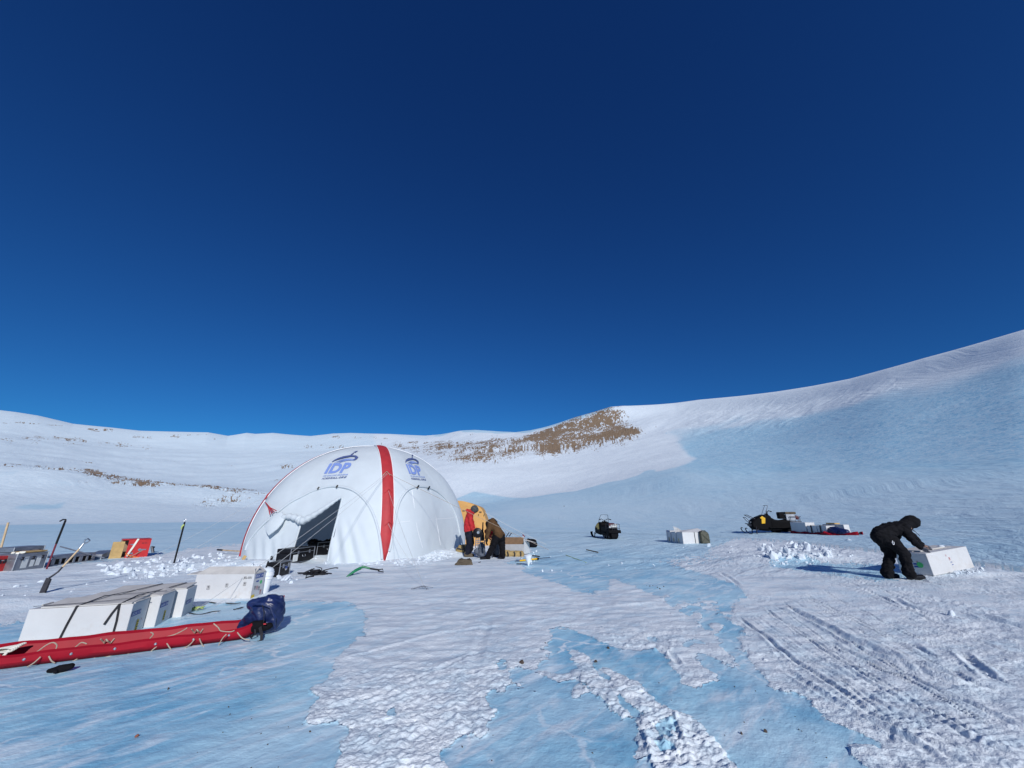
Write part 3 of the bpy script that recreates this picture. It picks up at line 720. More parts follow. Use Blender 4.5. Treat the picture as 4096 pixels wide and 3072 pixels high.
    # small relief
    bh = math_('ADD', math_('MULTIPLY', noise(38, 4, .65), math_('ADD', math_('MULTIPLY', sm, .8), .2)), math_('MULTIPLY', noise(9, 4, .6), .8))
    bp = _n(nt, 'ShaderNodeBump'); bp.inputs['Strength'].default_value = .8; bp.inputs['Distance'].default_value = .02; L(bh, bp.inputs['Height'])
    bh2 = math_('ADD', math_('MULTIPLY', noise(.8, 6, .65, 'flow', .3), 1.0), math_('MULTIPLY', math_('MULTIPLY', rsum, rock), 2.0))
    bp2 = _n(nt, 'ShaderNodeBump'); bp2.inputs['Distance'].default_value = .35; L(math_('MULTIPLY', math_('SUBTRACT', 1.0, math_('MULTIPLY', near_only, .86)), .55), bp2.inputs['Strength']); L(bh2, bp2.inputs['Height']); L(bp.outputs['Normal'], bp2.inputs['Normal'])
    L(bp2.outputs['Normal'], b.inputs['Normal'])
    return m
ICE = [(.155, .46, .675), (.45, .73, .865), (.88, .94, .97), (.58, .79, .90), (.62, .765, .845)]
SNOWC = [(.83, .885, .92), (.65, .72, .785), (.755, .82, .87)]
ROCKC = [(.17, .115, .075), (.36, .255, .16), (.25, .175, .11)]
GLACIER = glacier_material()
make_terrain()
# ------------------------------------------------------------------ camera, sky and sun
cam_d = bpy.data.cameras.new('camera'); cam = bpy.data.objects.new('camera', cam_d); COL.objects.link(cam)
cam_d.sensor_width = 36; cam_d.sensor_fit = 'HORIZONTAL'; cam_d.lens = FPX / 4096 * 36; cam_d.clip_end = 6000; cam_d.clip_start = .05
cam.location = (0, 0, CAMZ); cam.rotation_euler = (R(90) + PITCH, 0, 0); scene.camera = cam
SUN_EL, SUN_AZ = R(27), R(162)                # azimuth turned clockwise from straight ahead: behind, to the right
w = bpy.data.worlds.new('World'); scene.world = w; w.use_nodes = True; nt = w.node_tree
bg = nt.nodes['Background']; sky = nt.nodes.new('ShaderNodeTexSky'); sky.sky_type = 'NISHITA'; sky.sun_disc = False
sky.sun_elevation = SUN_EL; sky.sun_rotation = SUN_AZ; sky.altitude = 2600; sky.air_density = 1.0; sky.dust_density = 0.0; sky.ozone_density = 6.0
# thin, dry polar air: the sky is a deeper, purer blue than the model's, so each channel gets its own response
sp_ = nt.nodes.new('ShaderNodeSeparateColor'); cm = nt.nodes.new('ShaderNodeCombineColor'); nt.links.new(sky.outputs[0], sp_.inputs[0])
for i, (pw, gn) in enumerate(((1.114, .205), (1.158, .58), (.968, 1.05))):
    a = nt.nodes.new('ShaderNodeMath'); a.operation = 'POWER'; a.inputs[1].default_value = pw; b = nt.nodes.new('ShaderNodeMath'); b.operation = 'MULTIPLY'; b.inputs[1].default_value = gn
    nt.links.new(sp_.outputs[i], a.inputs[0]); nt.links.new(a.outputs[0], b.inputs[0]); nt.links.new(b.outputs[0], cm.inputs[i])
nt.links.new(cm.outputs[0], bg.inputs[0]); bg.inputs[1].default_value = .08
sd = bpy.data.lights.new('sun', 'SUN'); sd.energy = 3.75; sd.angle = R(.53); sd.color = (1, .98, .955)
so = bpy.data.objects.new('sun', sd); COL.objects.link(so)
tow = Vector((math.sin(SUN_AZ) * math.cos(SUN_EL), math.cos(SUN_AZ) * math.cos(SUN_EL), math.sin(SUN_EL)))
so.rotation_euler = tow.to_track_quat('Z', 'Y').to_euler(); so.location = tow * 50
vs = scene.view_settings; vs.view_transform = 'Standard'; vs.look = 'None'; vs.gamma = 1; vs.exposure = 0; vs.use_curve_mapping = False
# ------------------------------------------------------------------ materials for things
M_ = {}
def MT(name, *a, **k): M_[name] = mat(name, *a, **k); return M_[name]
M_['tent_cloth'] = cloth_tent('tent_cloth', (.63, .69, .73), .12)
MT('tent_red', (.42, .026, .032), .65, var=.1, scale=4, bump=.2, bscale=9)
MT('white_trim', (.82, .83, .85), .6, var=.03)
MT('print_blue', (.20, .29, .62), .8, var=.04, bump=0); MT('print_navy', (.07, .10, .26), .8, var=.05, bump=0)
MT('black_plastic', (.006, .006, .008), .45, var=.3, bump=.15, bscale=30, spec=.25)
MT('black_cloth', (.006, .006, .008), .85, var=.4, scale=12, bump=.2, bscale=30, spec=.14); MT('canister_red', (.11, .012, .016), .5)
MT('black_strap', (.01, .01, .014), .65, var=.3)
MT('metal', (.50, .51, .53), .34, 1.0, var=.12, bump=.08)
MT('dull_metal', (.30, .32, .36), .5, .8, var=.2, scale=5, dirt=(.1, .08, .06), dirt_amt=.5)
MT('dark_metal', (.035, .035, .045), .45, .6, var=.3)
MT('paper', (.70, .72, .70), .8, var=.06); MT('sticker_blue', (.015, .065, .30), .5, var=.08); MT('sticker_yellow', (.70, .50, .03), .6, var=.1)
MT('sticker_green', (.06, .50, .14), .5, var=.1); MT('ink', (.02, .02, .03), .7, var=.2); MT('ink_red', (.45, .05, .05), .7, var=.2)
MT('box_white', (.58, .58, .58), .55, var=.04, scale=3, bump=.12, bscale=18, dirt=(.42, .33, .24), dirt_amt=.35)
MT('cardboard', (.30, .21, .13), .85, var=.15); MT('cardboard_dark', (.19, .115, .065), .85, var=.15); MT('dull_white', (.36, .37, .39), .8, var=.08); MT('cardboard_grey', (.55, .53, .50), .8, var=.12, scale=5)
MT('sled_red', (.31, .008, .020), .5, spec=.15, var=.12, scale=3, bump=.15, bscale=5, dirt=(.28, .01, .02), dirt_amt=.5)
MT('rope_tan', (.40, .33, .26), .9, var=.15, bump=.4, bscale=90); MT('rope_white', (.70, .69, .62), .9, var=.1); MT('rope_lime', (.42, .52, .16), .8, var=.1)
MT('guy_line', (.52, .53, .52), .8, var=.1)
MT('pack_navy', (.012, .022, .085), .38, var=.3, scale=5, bump=.6, bscale=7); MT('wood', (.52, .38, .23), .7, var=.2, scale=6); MT('ply', (.50, .33, .13), .7, var=.18, scale=5)
MT('paint_red', (.50, .02, .02), .45, var=.12, dirt=(.15, .02, .02), dirt_amt=.5); MT('pole_maroon', (.16, .015, .03), .5, var=.2)
MT('green_plastic', (.012, .17, .07), .38, var=.15); MT('orange_cord', (.75, .20, .03), .6, var=.1)
MT('tent_yellow', (.58, .32, .10), .75, var=.06, scale=2, bump=.3, bscale=3)
MT('jacket_red', (.42, .025, .03), .75, var=.25, scale=7, bump=.3, bscale=20, spec=.15); MT('jacket_brown', (.085, .046, .021), .85, var=.25, scale=7, bump=.3, bscale=20, spec=.15)
MT('trousers_navy', (.010, .012, .022), .85, var=.4, scale=8, bump=.3, spec=.15); MT('trousers_grey', (.10, .10, .11), .85, var=.3, scale=8, bump=.3, spec=.15)
MT('skin', (.48, .27, .19), .55, var=.1); MT('glove_tan', (.30, .20, .09), .8, var=.2); MT('glove_red', (.62, .03, .04), .7, var=.2); MT('hat_grey', (.05, .055, .06), .9, var=.6, scale=30, bump=.5, bscale=60)
MT('canvas_tan', (.34, .24, .10), .85, var=.2, scale=6, bump=.3); MT('canvas_brown', (.095, .075, .05), .9, var=.25, scale=6, bump=.4); MT('bag_grey', (.085, .10, .13), .8, var=.35, scale=7, bump=.6, bscale=12)
MT('machine_black', (.004, .004, .005), .6, var=.3, spec=.08); MT('machine_yellow', (.75, .42, .01), .35, var=.08); MT('rubber', (.006, .006, .007), .8, var=.3, bump=.3, spec=.1); MT('olive', (.045, .048, .03), .55, var=.2)
MT('snow_block', (.62, .68, .74), .8, var=.05, scale=5, bump=.5, bscale=14); MT('stone', (.07, .05, .04), .9, var=.4, scale=20, bump=.5); MT('stone_red', (.25, .09, .06), .9, var=.3, scale=20)
MT('glove_grey', (.10, .10, .12), .7, var=.5, scale=25); MT('snow_white_plastic', (.80, .82, .84), .4, var=.03, bump=.05)
def glass_mat():
    m = bpy.data.materials.new('clear_plastic'); m.use_nodes = True; nt = m.node_tree
    b = nt.nodes['Principled BSDF']; b.inputs['Base Color'].default_value = (.75, .82, .88, 1); b.inputs['Roughness'].default_value = .12; b.inputs['Alpha'].default_value = .22
    M_['clear'] = m
glass_mat()

class Fr:
    """a local frame: x along, y away, z up"""
    def __init__(s, o, ex, ez=(0, 0, 1)):
        s.o = Vector(o); s.ex = Vector(ex).normalized(); z = Vector(ez)
        s.ez = (z - s.ex * z.dot(s.ex)).normalized(); s.ey = s.ez.cross(s.ex)
        s.M = Matrix((s.ex, s.ey, s.ez)).transposed()
    def P(s, x, y, z): return s.o + s.ex * x + s.ey * y + s.ez * z

def frame_between(a, b, lift=0.0):
    p, q = G(*a), G(*b); f = Fr(p + Vector((0, 0, lift)), Vector((q.x - p.x, q.y - p.y, 0))); return f, (q - p).length

# ------------------------------------------------------------------ the white drilling tent
TC, TR, TH, TN, TP0, TMID, TASP = Vector((-6.285, 17.874, 0)), 4.370, 4.476, 2.109, -1.0827, .857, .9865
def tent_surf(ph, s, off=0.0):
    a = s * np.pi / 2; ca = np.maximum(np.cos(a), 1e-4); r = TR * ca ** (2 / TN); z = TH * np.sin(a) ** (2 / TN)
    f = 1 - (1 - TMID) * np.sin(2 * (ph - TP0)) ** 2 * ca ** .3
    X = (r * f + off * ca) * np.cos(ph - TP0) * TASP; Y = (r * f + off * ca) * np.sin(ph - TP0) / TASP
    c, si = math.cos(TP0), math.sin(TP0)
    return TC.x + X * c - Y * si, TC.y + X * si + Y * c, z + off * np.sin(a) + 0 * ph
def tent_in(P):
    dx, dy = P.x - TC.x, P.y - TC.y; c, s = math.cos(TP0), math.sin(TP0)
    X = (dx * c + dy * s) / TASP; Y = (-dx * s + dy * c) * TASP
    z = min(max(P.z / TH, 0), 1); sa = z ** (TN / 2); ca = math.sqrt(max(1 - sa * sa, 1e-8)); ph = math.atan2(Y, X)
    f = 1 - (1 - TMID) * math.sin(2 * ph) ** 2 * ca ** .3
    return (math.hypot(X, Y) / (TR * f)) ** TN + z ** TN - 1
def tent_hit(px, py, lift=0.0):
    d = ray(px, py); o = Vector((0, 0, CAMZ)); t = 8.0; prev = 1
    while t < 24:
        if tent_in(o + d * t) < 0: break
        t += .05
    else:                                        # just past the outline: the nearest point of the cloth
        best = min((tent_in(o + d * (8 + .05 * k)), 8 + .05 * k) for k in range(320)); return o + d * best[1]
    lo, hi = t - .05, t
    for _ in range(20):
        m = (lo + hi) / 2
        if tent_in(o + d * m) < 0: hi = m
        else: lo = m
    P = o + d * hi
    if lift:
        e = .01; n = Vector([tent_in(P + Vector(v)) - tent_in(P - Vector(v)) for v in ((e, 0, 0), (0, e, 0), (0, 0, e))]).normalized(); P = P + n * lift
    return P

tent = thing('dome_tent', 'large white dome tent with red corner strips and an open doorway', 'tent', TC)
DOOR = [(1370, 1993), (1312, 2240), (1300, 2300), (1148, 2300), (1156, 2256), (1206, 2085), (1230, 2079), (1300, 2040)]
def shell_mesh(name, off, m, hole, nphi=420, ns=150):
    ph = TP0 - np.pi / 2 + np.linspace(0, 2 * np.pi, nphi, endpoint=False)[None, :]; s = np.linspace(0, .985, ns)[:, None]
    X, Y, Z = tent_surf(ph + 0 * s, s + 0 * ph, off)
    px, py = project(np.stack([X, Y, Z], -1))
    facing = (X - TC.x) * X + (Y - TC.y) * Y < 0
    if off >= 0:                                 # pull of the guy lines, slack cloth, folds beside the door
        q = sstep(2040, 2210, py) * sstep(1300, 1330, px) * sstep(1500, 1400, px) * facing
        fold = np.sin((px - 1312) / (5 + (py - 2000) * .02)) * q * .05
        q2 = sstep(2120, 2210, py) * sstep(960, 990, px) * sstep(1170, 1100, px) * facing
        fold = fold + np.sin(px / 6.0) * q2 * .02
        fold = fold + .020 * fbm(ph * 3 + 0 * s, s * 4 + 0 * ph, 3, 7) * np.cos(s * 1.5) - .05 * np.exp(-((s - .62) / .05) ** 2) * np.abs(np.sin(2 * (ph - TP0)))
        X = X + np.cos(ph) * fold; Y = Y + np.sin(ph) * fold
    Z = np.where(s < 1e-6, -.12, Z)
    v = np.stack([X, Y, Z], -1).reshape(-1, 3); mb = MB(); keep = np.ones((ns, nphi), bool)
    if hole:
        cx = (px[:-1] + np.roll(px, -1, 1)[:-1] + px[1:] + np.roll(px, -1, 1)[1:]) / 4; cy = (py[:-1] + np.roll(py, -1, 1)[:-1] + py[1:] + np.roll(py, -1, 1)[1:]) / 4
        keep[:-1] = ~(inpoly(cx, cy, DOOR) & facing[:-1])
    mb.v = [tuple(q) for q in v]
    for i in range(ns - 1):
        for j in range(nphi):
            if keep[i, j]:
                k = (j + 1) % nphi; mb.f.append((i * nphi + j, i * nphi + k, (i + 1) * nphi + k, (i + 1) * nphi + j)); mb.m.append(0)
    mb.f.append(tuple((ns - 1) * nphi + j for j in range(nphi))); mb.m.append(0)
    return mb.build(name, m, tent, smooth=True, fix=False)
shell_mesh('canopy', 0.0, M_['tent_cloth'], True)
# red strips with white piping down the four corners
for k in range(4):
    p = TP0 + k * math.pi / 2; mb = MB(); pip = [MB(), MB()]; rows = []
    sv = np.concatenate([np.linspace(0.004, .1, 14), np.linspace(.12, .99, 60)])
    edges = [[], []]
    for s in sv:
        hw = .205 * float(sstep(-.02, .11, s)) * (1 - .35 * float(sstep(.75, 1, s))) + .012
        row = []
        x0, y0, z0 = [float(q) for q in tent_surf(np.array(p), np.array(s), .03)]
        tx, ty = -math.sin(p), math.cos(p)
        for e in (-1, -.5, 0, .5, 1):
            bul = .045 * (1 - e * e); row.append((x0 + tx * e * hw + math.cos(p) * (bul - .03 * abs(e)), y0 + ty * e * hw + math.sin(p) * (bul - .03 * abs(e)), z0 + bul * .3))
        rows.append(row); edges[0].append(row[0]); edges[1].append(row[-1])
    vs = [q for r_ in rows for q in r_]; n = len(rows)
    mb.add(vs, [(i * 5 + j, i * 5 + j + 1, i * 5 + 6 + j, i * 5 + 5 + j) for i in range(n - 1) for j in range(4)])
    strip = mb.build('rib_strip', M_['tent_red'], tent, smooth=True)
    for e in edges:
        q = MB().tube(e, .017, 6).build('piping', M_['white_trim'], None, smooth=True)
        q.parent = strip; q.location = -Vector(tent.location)
# door and window arches, toggles
ARCHES = [[(1528, 2236), (1526, 2209), (1515, 2130), (1497, 2068), (1472, 2018), (1436, 1978), (1399, 1956), (1356, 1947), (1320, 1947), (1266, 1960), (1211, 1985), (1157, 2014), (1103, 2057), (1048, 2104), (1000, 2162), (985, 2200)],
          [(1556, 2205), (1563, 2177), (1574, 2112), (1588, 2039), (1603, 1996), (1628, 1963), (1657, 1949), (1686, 1947), (1722, 1954), (1758, 1974), (1795, 2012), (1824, 2070), (1838, 2140), (1842, 2190)]]
def dense(pts, n=6):
    out = []
    for i in range(len(pts) - 1):
        p0, p1, p2, p3 = [np.array(pts[min(max(k, 0), len(pts) - 1)], float) for k in (i - 1, i, i + 1, i + 2)]
        for t in np.linspace(0, 1, n, endpoint=False):
            out.append(tuple(.5 * ((2 * p1) + (-p0 + p2) * t + (2 * p0 - 5 * p1 + 4 * p2 - p3) * t * t + (-p0 + 3 * p1 - 3 * p2 + p3) * t ** 3)))
    out.append(tuple(pts[-1])); return out
for a in ARCHES: MB().tube([tent_hit(x, y, .02) for x, y in dense(a, 4)], .045, 8).build('door_arch', M_['tent_cloth'], tent, smooth=True)
for x, y in [(1278, 1957), (1352, 1950), (1667, 1951), (1710, 1955)]:
    MB().tube([tent_hit(x - 3, y + 4, .07), tent_hit(x + 3, y - 5, .07)], .03, 6).build('toggle', M_['black_plastic'], tent)
for pl in ([(1648, 1960), (1658, 2030), (1668, 2110), (1690, 2190)], [(1722, 1962), (1738, 2040), (1752, 2120), (1762, 2180)], [(1590, 2090), (1680, 2080), (1780, 2074), (1840, 2068)]):
    MB().tube([tent_hit(x, y, .0) for x, y in dense(pl, 5)], .008, 6).build('seam', M_['white_trim'], tent, smooth=True)
# rolled door cloth, its hanging tail and red ties
roll = dense([(1100, 2072), (1126, 2078), (1160, 2068), (1200, 2078), (1218, 2086), (1260, 2066), (1310, 2034), (1350, 2006), (1369, 1994)], 6)
rad = np.interp(np.linspace(0, 1, len(roll)), [0, .06, .2, .4, .5, .7, 1], [.03, .11, .085, .12, .13, .085, .03])
mb = MB().tube([tent_hit(x, y, .10) for x, y in roll], [float(q) * (1 + .18 * math.sin(i * 2.1)) for i, q in enumerate(rad)], 10)
mb.build('rolled_door', M_['tent_cloth'], tent, smooth=True)
tail = [(1108, 2058), (1136, 2052), (1150, 2074), (1143, 2098), (1128, 2120), (1096, 2144), (1086, 2128), (1078, 2108), (1092, 2082)]
mb = MB(); c0 = tent_hit(1114, 2095, .34)
ring = [tent_hit(x, y, .12 + .12 * sstep(2060, 2120, y)) for x, y in tail]; n = len(ring)
mb.add([c0] + ring + [c0 - (c0 - TC).normalized() * .06] + [q - (q - TC).normalized() * .03 for q in ring],
       [(0, 1 + i, 1 + (i + 1) % n) for i in range(n)] + [(n + 1, n + 2 + (i + 1) % n, n + 2 + i) for i in range(n)] + [(1 + i, n + 2 + i, n + 2 + (i + 1) % n, 1 + (i + 1) % n) for i in range(n)])
mb.build('door_tail', M_['tent_cloth'], tent, smooth=True)
for j in range(4): MB().tube([tent_hit(1067, 2012, .06), tent_hit(1085 + j * 3, 2030 + j * 2, .14), tent_hit(1098 + j * 8, 2064 - j * 5, .2)], .016, 5).build('door_tie', M_['tent_red'], tent)
# door edges
for pts in ([(1370, 1993), (1352, 2065), (1330, 2150), (1310, 2245)], [(1206, 2085), (1190, 2140), (1170, 2205), (1152, 2262)]):
    MB().tube([tent_hit(x, y, .0) for x, y in dense(pts, 6)], .035, 6).build('door_hem', M_['tent_cloth'], tent, smooth=True)
# printed mark on two sides
def logo_parts(O, A, B, l1, l2):
    O, A, B = np.array(O, float), np.array(A, float), np.array(B, float); Mx = np.array([A, B]).T
    def q(a, b): r_ = O + Mx @ np.array([a, b]); return tent_hit(r_[0], r_[1], .018)
    def logical(x, y):                            # from a tracing of the left mark
        p = np.array([940 + x * .3617, 1750 + y * .3617]); return np.linalg.solve(np.array([[92, -4], [24, -41]], float).T, p - np.array([1296, 1896], float))
    big = MB(); v, f = text2d('IDP', 1, .045, 0, 1.02); x0, x1 = min(p[0] for p in v), max(p[0] for p in v); y0, y1 = min(p[1] for p in v), max(p[1] for p in v)
    big.add([q((p[0] - x0) / (x1 - x0), (p[1] - y0) / (y1 - y0)) for p in v], f)
    up = [(1072, 272), (1100, 250), (1140, 230), (1200, 210), (1280, 198), (1340, 202), (1366, 220), (1352, 240), (1328, 256)]; lo = [(1078, 274), (1106, 258), (1146, 244), (1204, 228), (1280, 214), (1318, 214), (1334, 224), (1326, 236), (1300, 248)]
    n = len(up); dark = MB(); dark.add([q(*logical(*p)) for p in up + lo], [(i, i + 1, n + i + 1, n + i) for i in range(n - 1)])
    for dy, x0_ in ((22, 1096), (36, 1110), (47, 1130)):
        u2 = [(x0_ + t * (1320 - x0_), 272 - 44 * math.sin(t * 2.2) + dy * .55 - 4) for t in np.linspace(0, 1, 9)]; l2_ = [(x + 2, y + 7 * math.sin((i + .3) / 9 * 3)) for i, (x, y) in enumerate(u2)]
        big.add([q(*logical(*p)) for p in u2 + l2_], [(i, i + 1, 10 + i, 9 + i) for i in range(8)])
    for c, l_ in (((1335, 162), 1.5), ((1306, 180), .7), ((1292, 190), .6), ((1278, 201), .5)):
        x, y = c; dark.add([q(*logical(*p)) for p in ((x - 16 * l_, y + 3), (x + 4 * l_, y - 9), (x + 18 * l_, y - 7 * l_), (x - 2, y + 9))], [(0, 1, 2, 3)])
    a = big.build('printed_mark', M_['print_blue'], tent); b = dark.build('printed_swoosh', M_['print_navy'], None)
    b.parent = a; b.location = -Vector(tent.location)
    for txt, (s, e, h), m in (('ICE DRILLING PROGRAM', l1, 'print_blue'), ('ICEDRILL.ORG', l2, 'print_navy')):
        v, f = text2d(txt, 1, .01 if m == 'print_blue' else .03, .2, 1.15); x0, x1 = min(p[0] for p in v), max(p[0] for p in v); s, e = np.array(s, float), np.array(e, float); d = e - s
        nrm = np.array(B) / np.linalg.norm(B)
        t = MB(); t.add([tent_hit(*(s + d * ((p[0] - x0) / (x1 - x0)) + nrm * h * p[1] / .7), .018) for p in v], f)
        c = t.build('printed_words', M_[m], None); c.parent = a; c.location = -Vector(tent.location)
logo_parts((1296, 1896), (92, -4), (24, -41), ((1292, 1908), (1390, 1902), 7), ((1287, 1919), (1385, 1912), 7.5))
logo_parts((1637, 1896), (54, 7), (-16, -39), ((1642, 1907), (1699, 1912), 6), ((1645, 1918), (1704, 1923), 7))
# red anchor tabs on the strips
for x, y in [(1545, 1897), (1553, 1966), (1554, 2094)]:
    MB().tube([tent_hit(x - 16, y + 10, .06), tent_hit(x, y - 4, .10), tent_hit(x + 14, y + 8, .06)], .014, 5).build('guy_loop', M_['rope_tan'] if y < 1900 else M_['tent_red'], tent)
MB().tube([tent_hit(1067, 1996, .05), tent_hit(1072, 1978, .12), tent_hit(1080, 1972, .1)], .03, 5).build('guy_loop', M_['tent_red'], tent)

# ------------------------------------------------------------------ guy lines, each to its own anchor
def line(pts, r, name, m, label, cat, group=None, n=5):
    return single(MB().tube(pts, r, n), name, M_[m], label, cat, group)
def sag(a, b, s, n=9): return [a.lerp(b, t) - Vector((0, 0, s * 4 * t * (1 - t))) for t in np.linspace(0, 1, n)]
GL = 'guy lines of the white tent'
gr = [((1545, 1900), (784, 2440), 'guy line from the red front strip to the lime rope knot'),
      ((1548, 1902), (926, 2398), 'guy line from the red front strip to the foot of box 134'),
      ((1552, 1968), (1698, 2352), 'guy line from mid red strip to trampled snow before the tent'),
      ((1550, 2096), (1652, 2262), 'short low guy line from the red front strip to the snow bank at its right')]
for a, b, lb in gr: line(sag(tent_hit(*a, .08), G(*b, .02), .05), .0045, 'guy_line', 'guy_line', lb, 'guy line', GL)
p = tent_hit(1552, 1900, .08); line(sag(p, at(2195, 2200, 13.2), .02), .006, 'guy_line', 'rope_tan', 'guy line crossing in front of the people in red and brown jackets', 'guy line', GL)
line(sag(tent_hit(1072, 1978, .1), G(608, 2226), .05), .0045, 'guy_line', 'guy_line', 'guy line from the upper left tent edge to snow beyond the black pole', 'guy line', GL)
line(sag(tent_hit(1030, 2046, .05), G(700, 2236), .05), .0045, 'guy_line', 'guy_line', 'lower guy line from the left tent edge to the foot of the black pole', 'guy line', GL)
# ------------------------------------------------------------------ long red sled in the left foreground
def long_sled():
    A = G(-330, 2722); B = G(1112, 2543); f = Fr(A, (B.x - A.x, B.y - A.y, 0)); Ls = (B - A).length
    t = thing('red_sled', 'long low red plastic sled lying on blue ice with rope laced along its rim', 'sled', A + f.ex * Ls * .5 + f.ey * .25)
    prof = [(0.03, .0), (.0, .055), (.0, .105), (.03, .12), (.055, .105), (.085, .018), (.25, .008), (.43, .02), (.465, .115), (.50, .14), (.535, .12), (.52, .05), (.49, 0)]
    mb = MB(); st = []
    for i, u in enumerate(np.linspace(0, 1, 60)):
        x = u * Ls; nose = float(sstep(.82, 1, u)); row = []
        for (y, z) in prof:
            yy = .25 + (y - .25) * (1 - .62 * nose ** 1.6); zz = z * (1 + .15 * nose) + .26 * nose ** 2.2
            zz += .005 * math.sin(u * 23 + y * 9) * (z > .05) + .003 * math.sin(u * 51) * (z > .1)
            g = f.P(x, yy, 0); row.append(Vector((g.x, g.y, gz(g.x, g.y) + zz + .008)))
        st.append(row)
    n = len(prof)
    mb.add([v for r_ in st for v in r_], [(i * n + j, i * n + j + 1, i * n + n + j + 1, i * n + n + j) for i in range(59) for j in range(n - 1)])
    o = mb.build('hull', M_['sled_red'], t, smooth=28); s = o.modifiers.new('s', 'SOLIDIFY'); s.thickness = .012; s.offset = 0
    # rope looped through the rim
    def lace(y, zhi, zlo, ph, step, r):
        pts = []
        k = 0; x = .25 + ph
        while x < Ls * .95:
            nose = float(sstep(.82, 1, x / Ls)); zz = (zhi if k % 2 else zlo) + .20 * nose ** 2.2; yy = .25 + (y - .25) * (1 - .62 * nose ** 1.6)
            g = f.P(x, yy - (.02 if k % 2 == 0 else .0), 0); pts.append(Vector((g.x, g.y, gz(g.x, g.y) + zz)))
            x += step * (.55 if k % 2 else .45) * random.uniform(.8, 1.2); k += 1
        return [Vector(p) for p in dense([tuple(p) for p in pts], 6)]
    def bot(px): return G(px, float(np.interp(px, [-330, 0, 325, 542, 841, 1031, 1063], [2722, 2690, 2635, 2608, 2581, 2565, 2560]))).y
    def rope(pts, dy): MB().tube([at(x * .5425, 2250 + y * .5425, bot(x * .5425) + (dy if np.isscalar(dy) else float(np.interp(i, [0, len(pts) * 4 - 4], dy)))) for i, (x, y) in enumerate(dense(pts, 4))], .0065, 6).build('lacing_rope', M_['rope_tan'], t, smooth=True)
    for pts in ([(300, 695), (250, 740), (200, 770)], [(360, 690), (380, 725), (405, 742)], [(620, 660), (570, 710), (500, 745)], [(670, 655), (690, 690), (700, 705)], [(890, 630), (830, 680), (770, 700)], [(940, 620), (945, 660), (950, 685)],
                [(1180, 600), (1130, 640), (1105, 665)], [(1230, 595), (1260, 640), (1285, 662)], [(1435, 565), (1400, 605), (1345, 640)], [(1470, 560), (1490, 605), (1515, 630)], [(1670, 528), (1640, 560), (1605, 625)], [(1750, 515), (1790, 560), (1840, 570)]): rope(pts, -.025)
    for pts in ([(130, 690), (220, 680), (270, 660), (340, 610), (390, 590), (420, 610), (415, 655), (500, 650), (560, 620), (600, 590), (640, 600)], [(1110, 515), (1130, 530), (1100, 575), (1200, 555), (1290, 530), (1360, 495), (1380, 480)], [(1575, 450), (1610, 480), (1630, 505), (1700, 510), (1730, 500)]): rope(pts, .06)
    for k in range(11):
        x = .35 + k * .37; g = f.P(x, -.004, 0)
        if x < Ls * .84: MB().lathe([(.014, 0), (.014, .006), (.006, .011)], (g.x, g.y, gz(g.x, g.y) + .078), -f.ey, 10).build('rivet', M_['metal'], t)
    for k in (1.2, 2.1, 3.0):
        g = f.P(k, .36, 0); MB().tube([f.P(k + q * .02, .40 + .04 * math.sin(q * 1.3), gz(g.x, g.y) + .08 + .03 * math.cos(q * 1.9)) for q in range(7)], .008, 6).build('rope_knot', M_['rope_tan'], t, smooth=True)
    return f, Ls
SLF, SLL = long_sled()
# coil of pale rope hanging at the frame's left edge
c = G(35, 2645); mb = MB()
for k in range(7):
    mb.tube([c + Vector((-.03 + .10 * math.cos(a) * (1 + .04 * k), -.06 + .014 * k + .012 * math.sin(a), .125 + (.018 + .005 * k) * math.sin(a + .3 * k))) for a in np.linspace(0, 6.28, 20)], .0085, 6)
mb.tube([c + Vector((.02, -.06, .13)), c + Vector((.0, -.09, .06)), c + Vector((-.05, -.11, .01))], .009, 6).tube([c + Vector((.03, -.06, .13)), c + Vector((.02, -.09, .06)), c + Vector((.09, -.12, .01))], .009, 6)
single(mb, 'rope_coil', M_['rope_white'], 'coil of pale rope hanging on the near wall of the long red sled', 'rope', smooth=True)

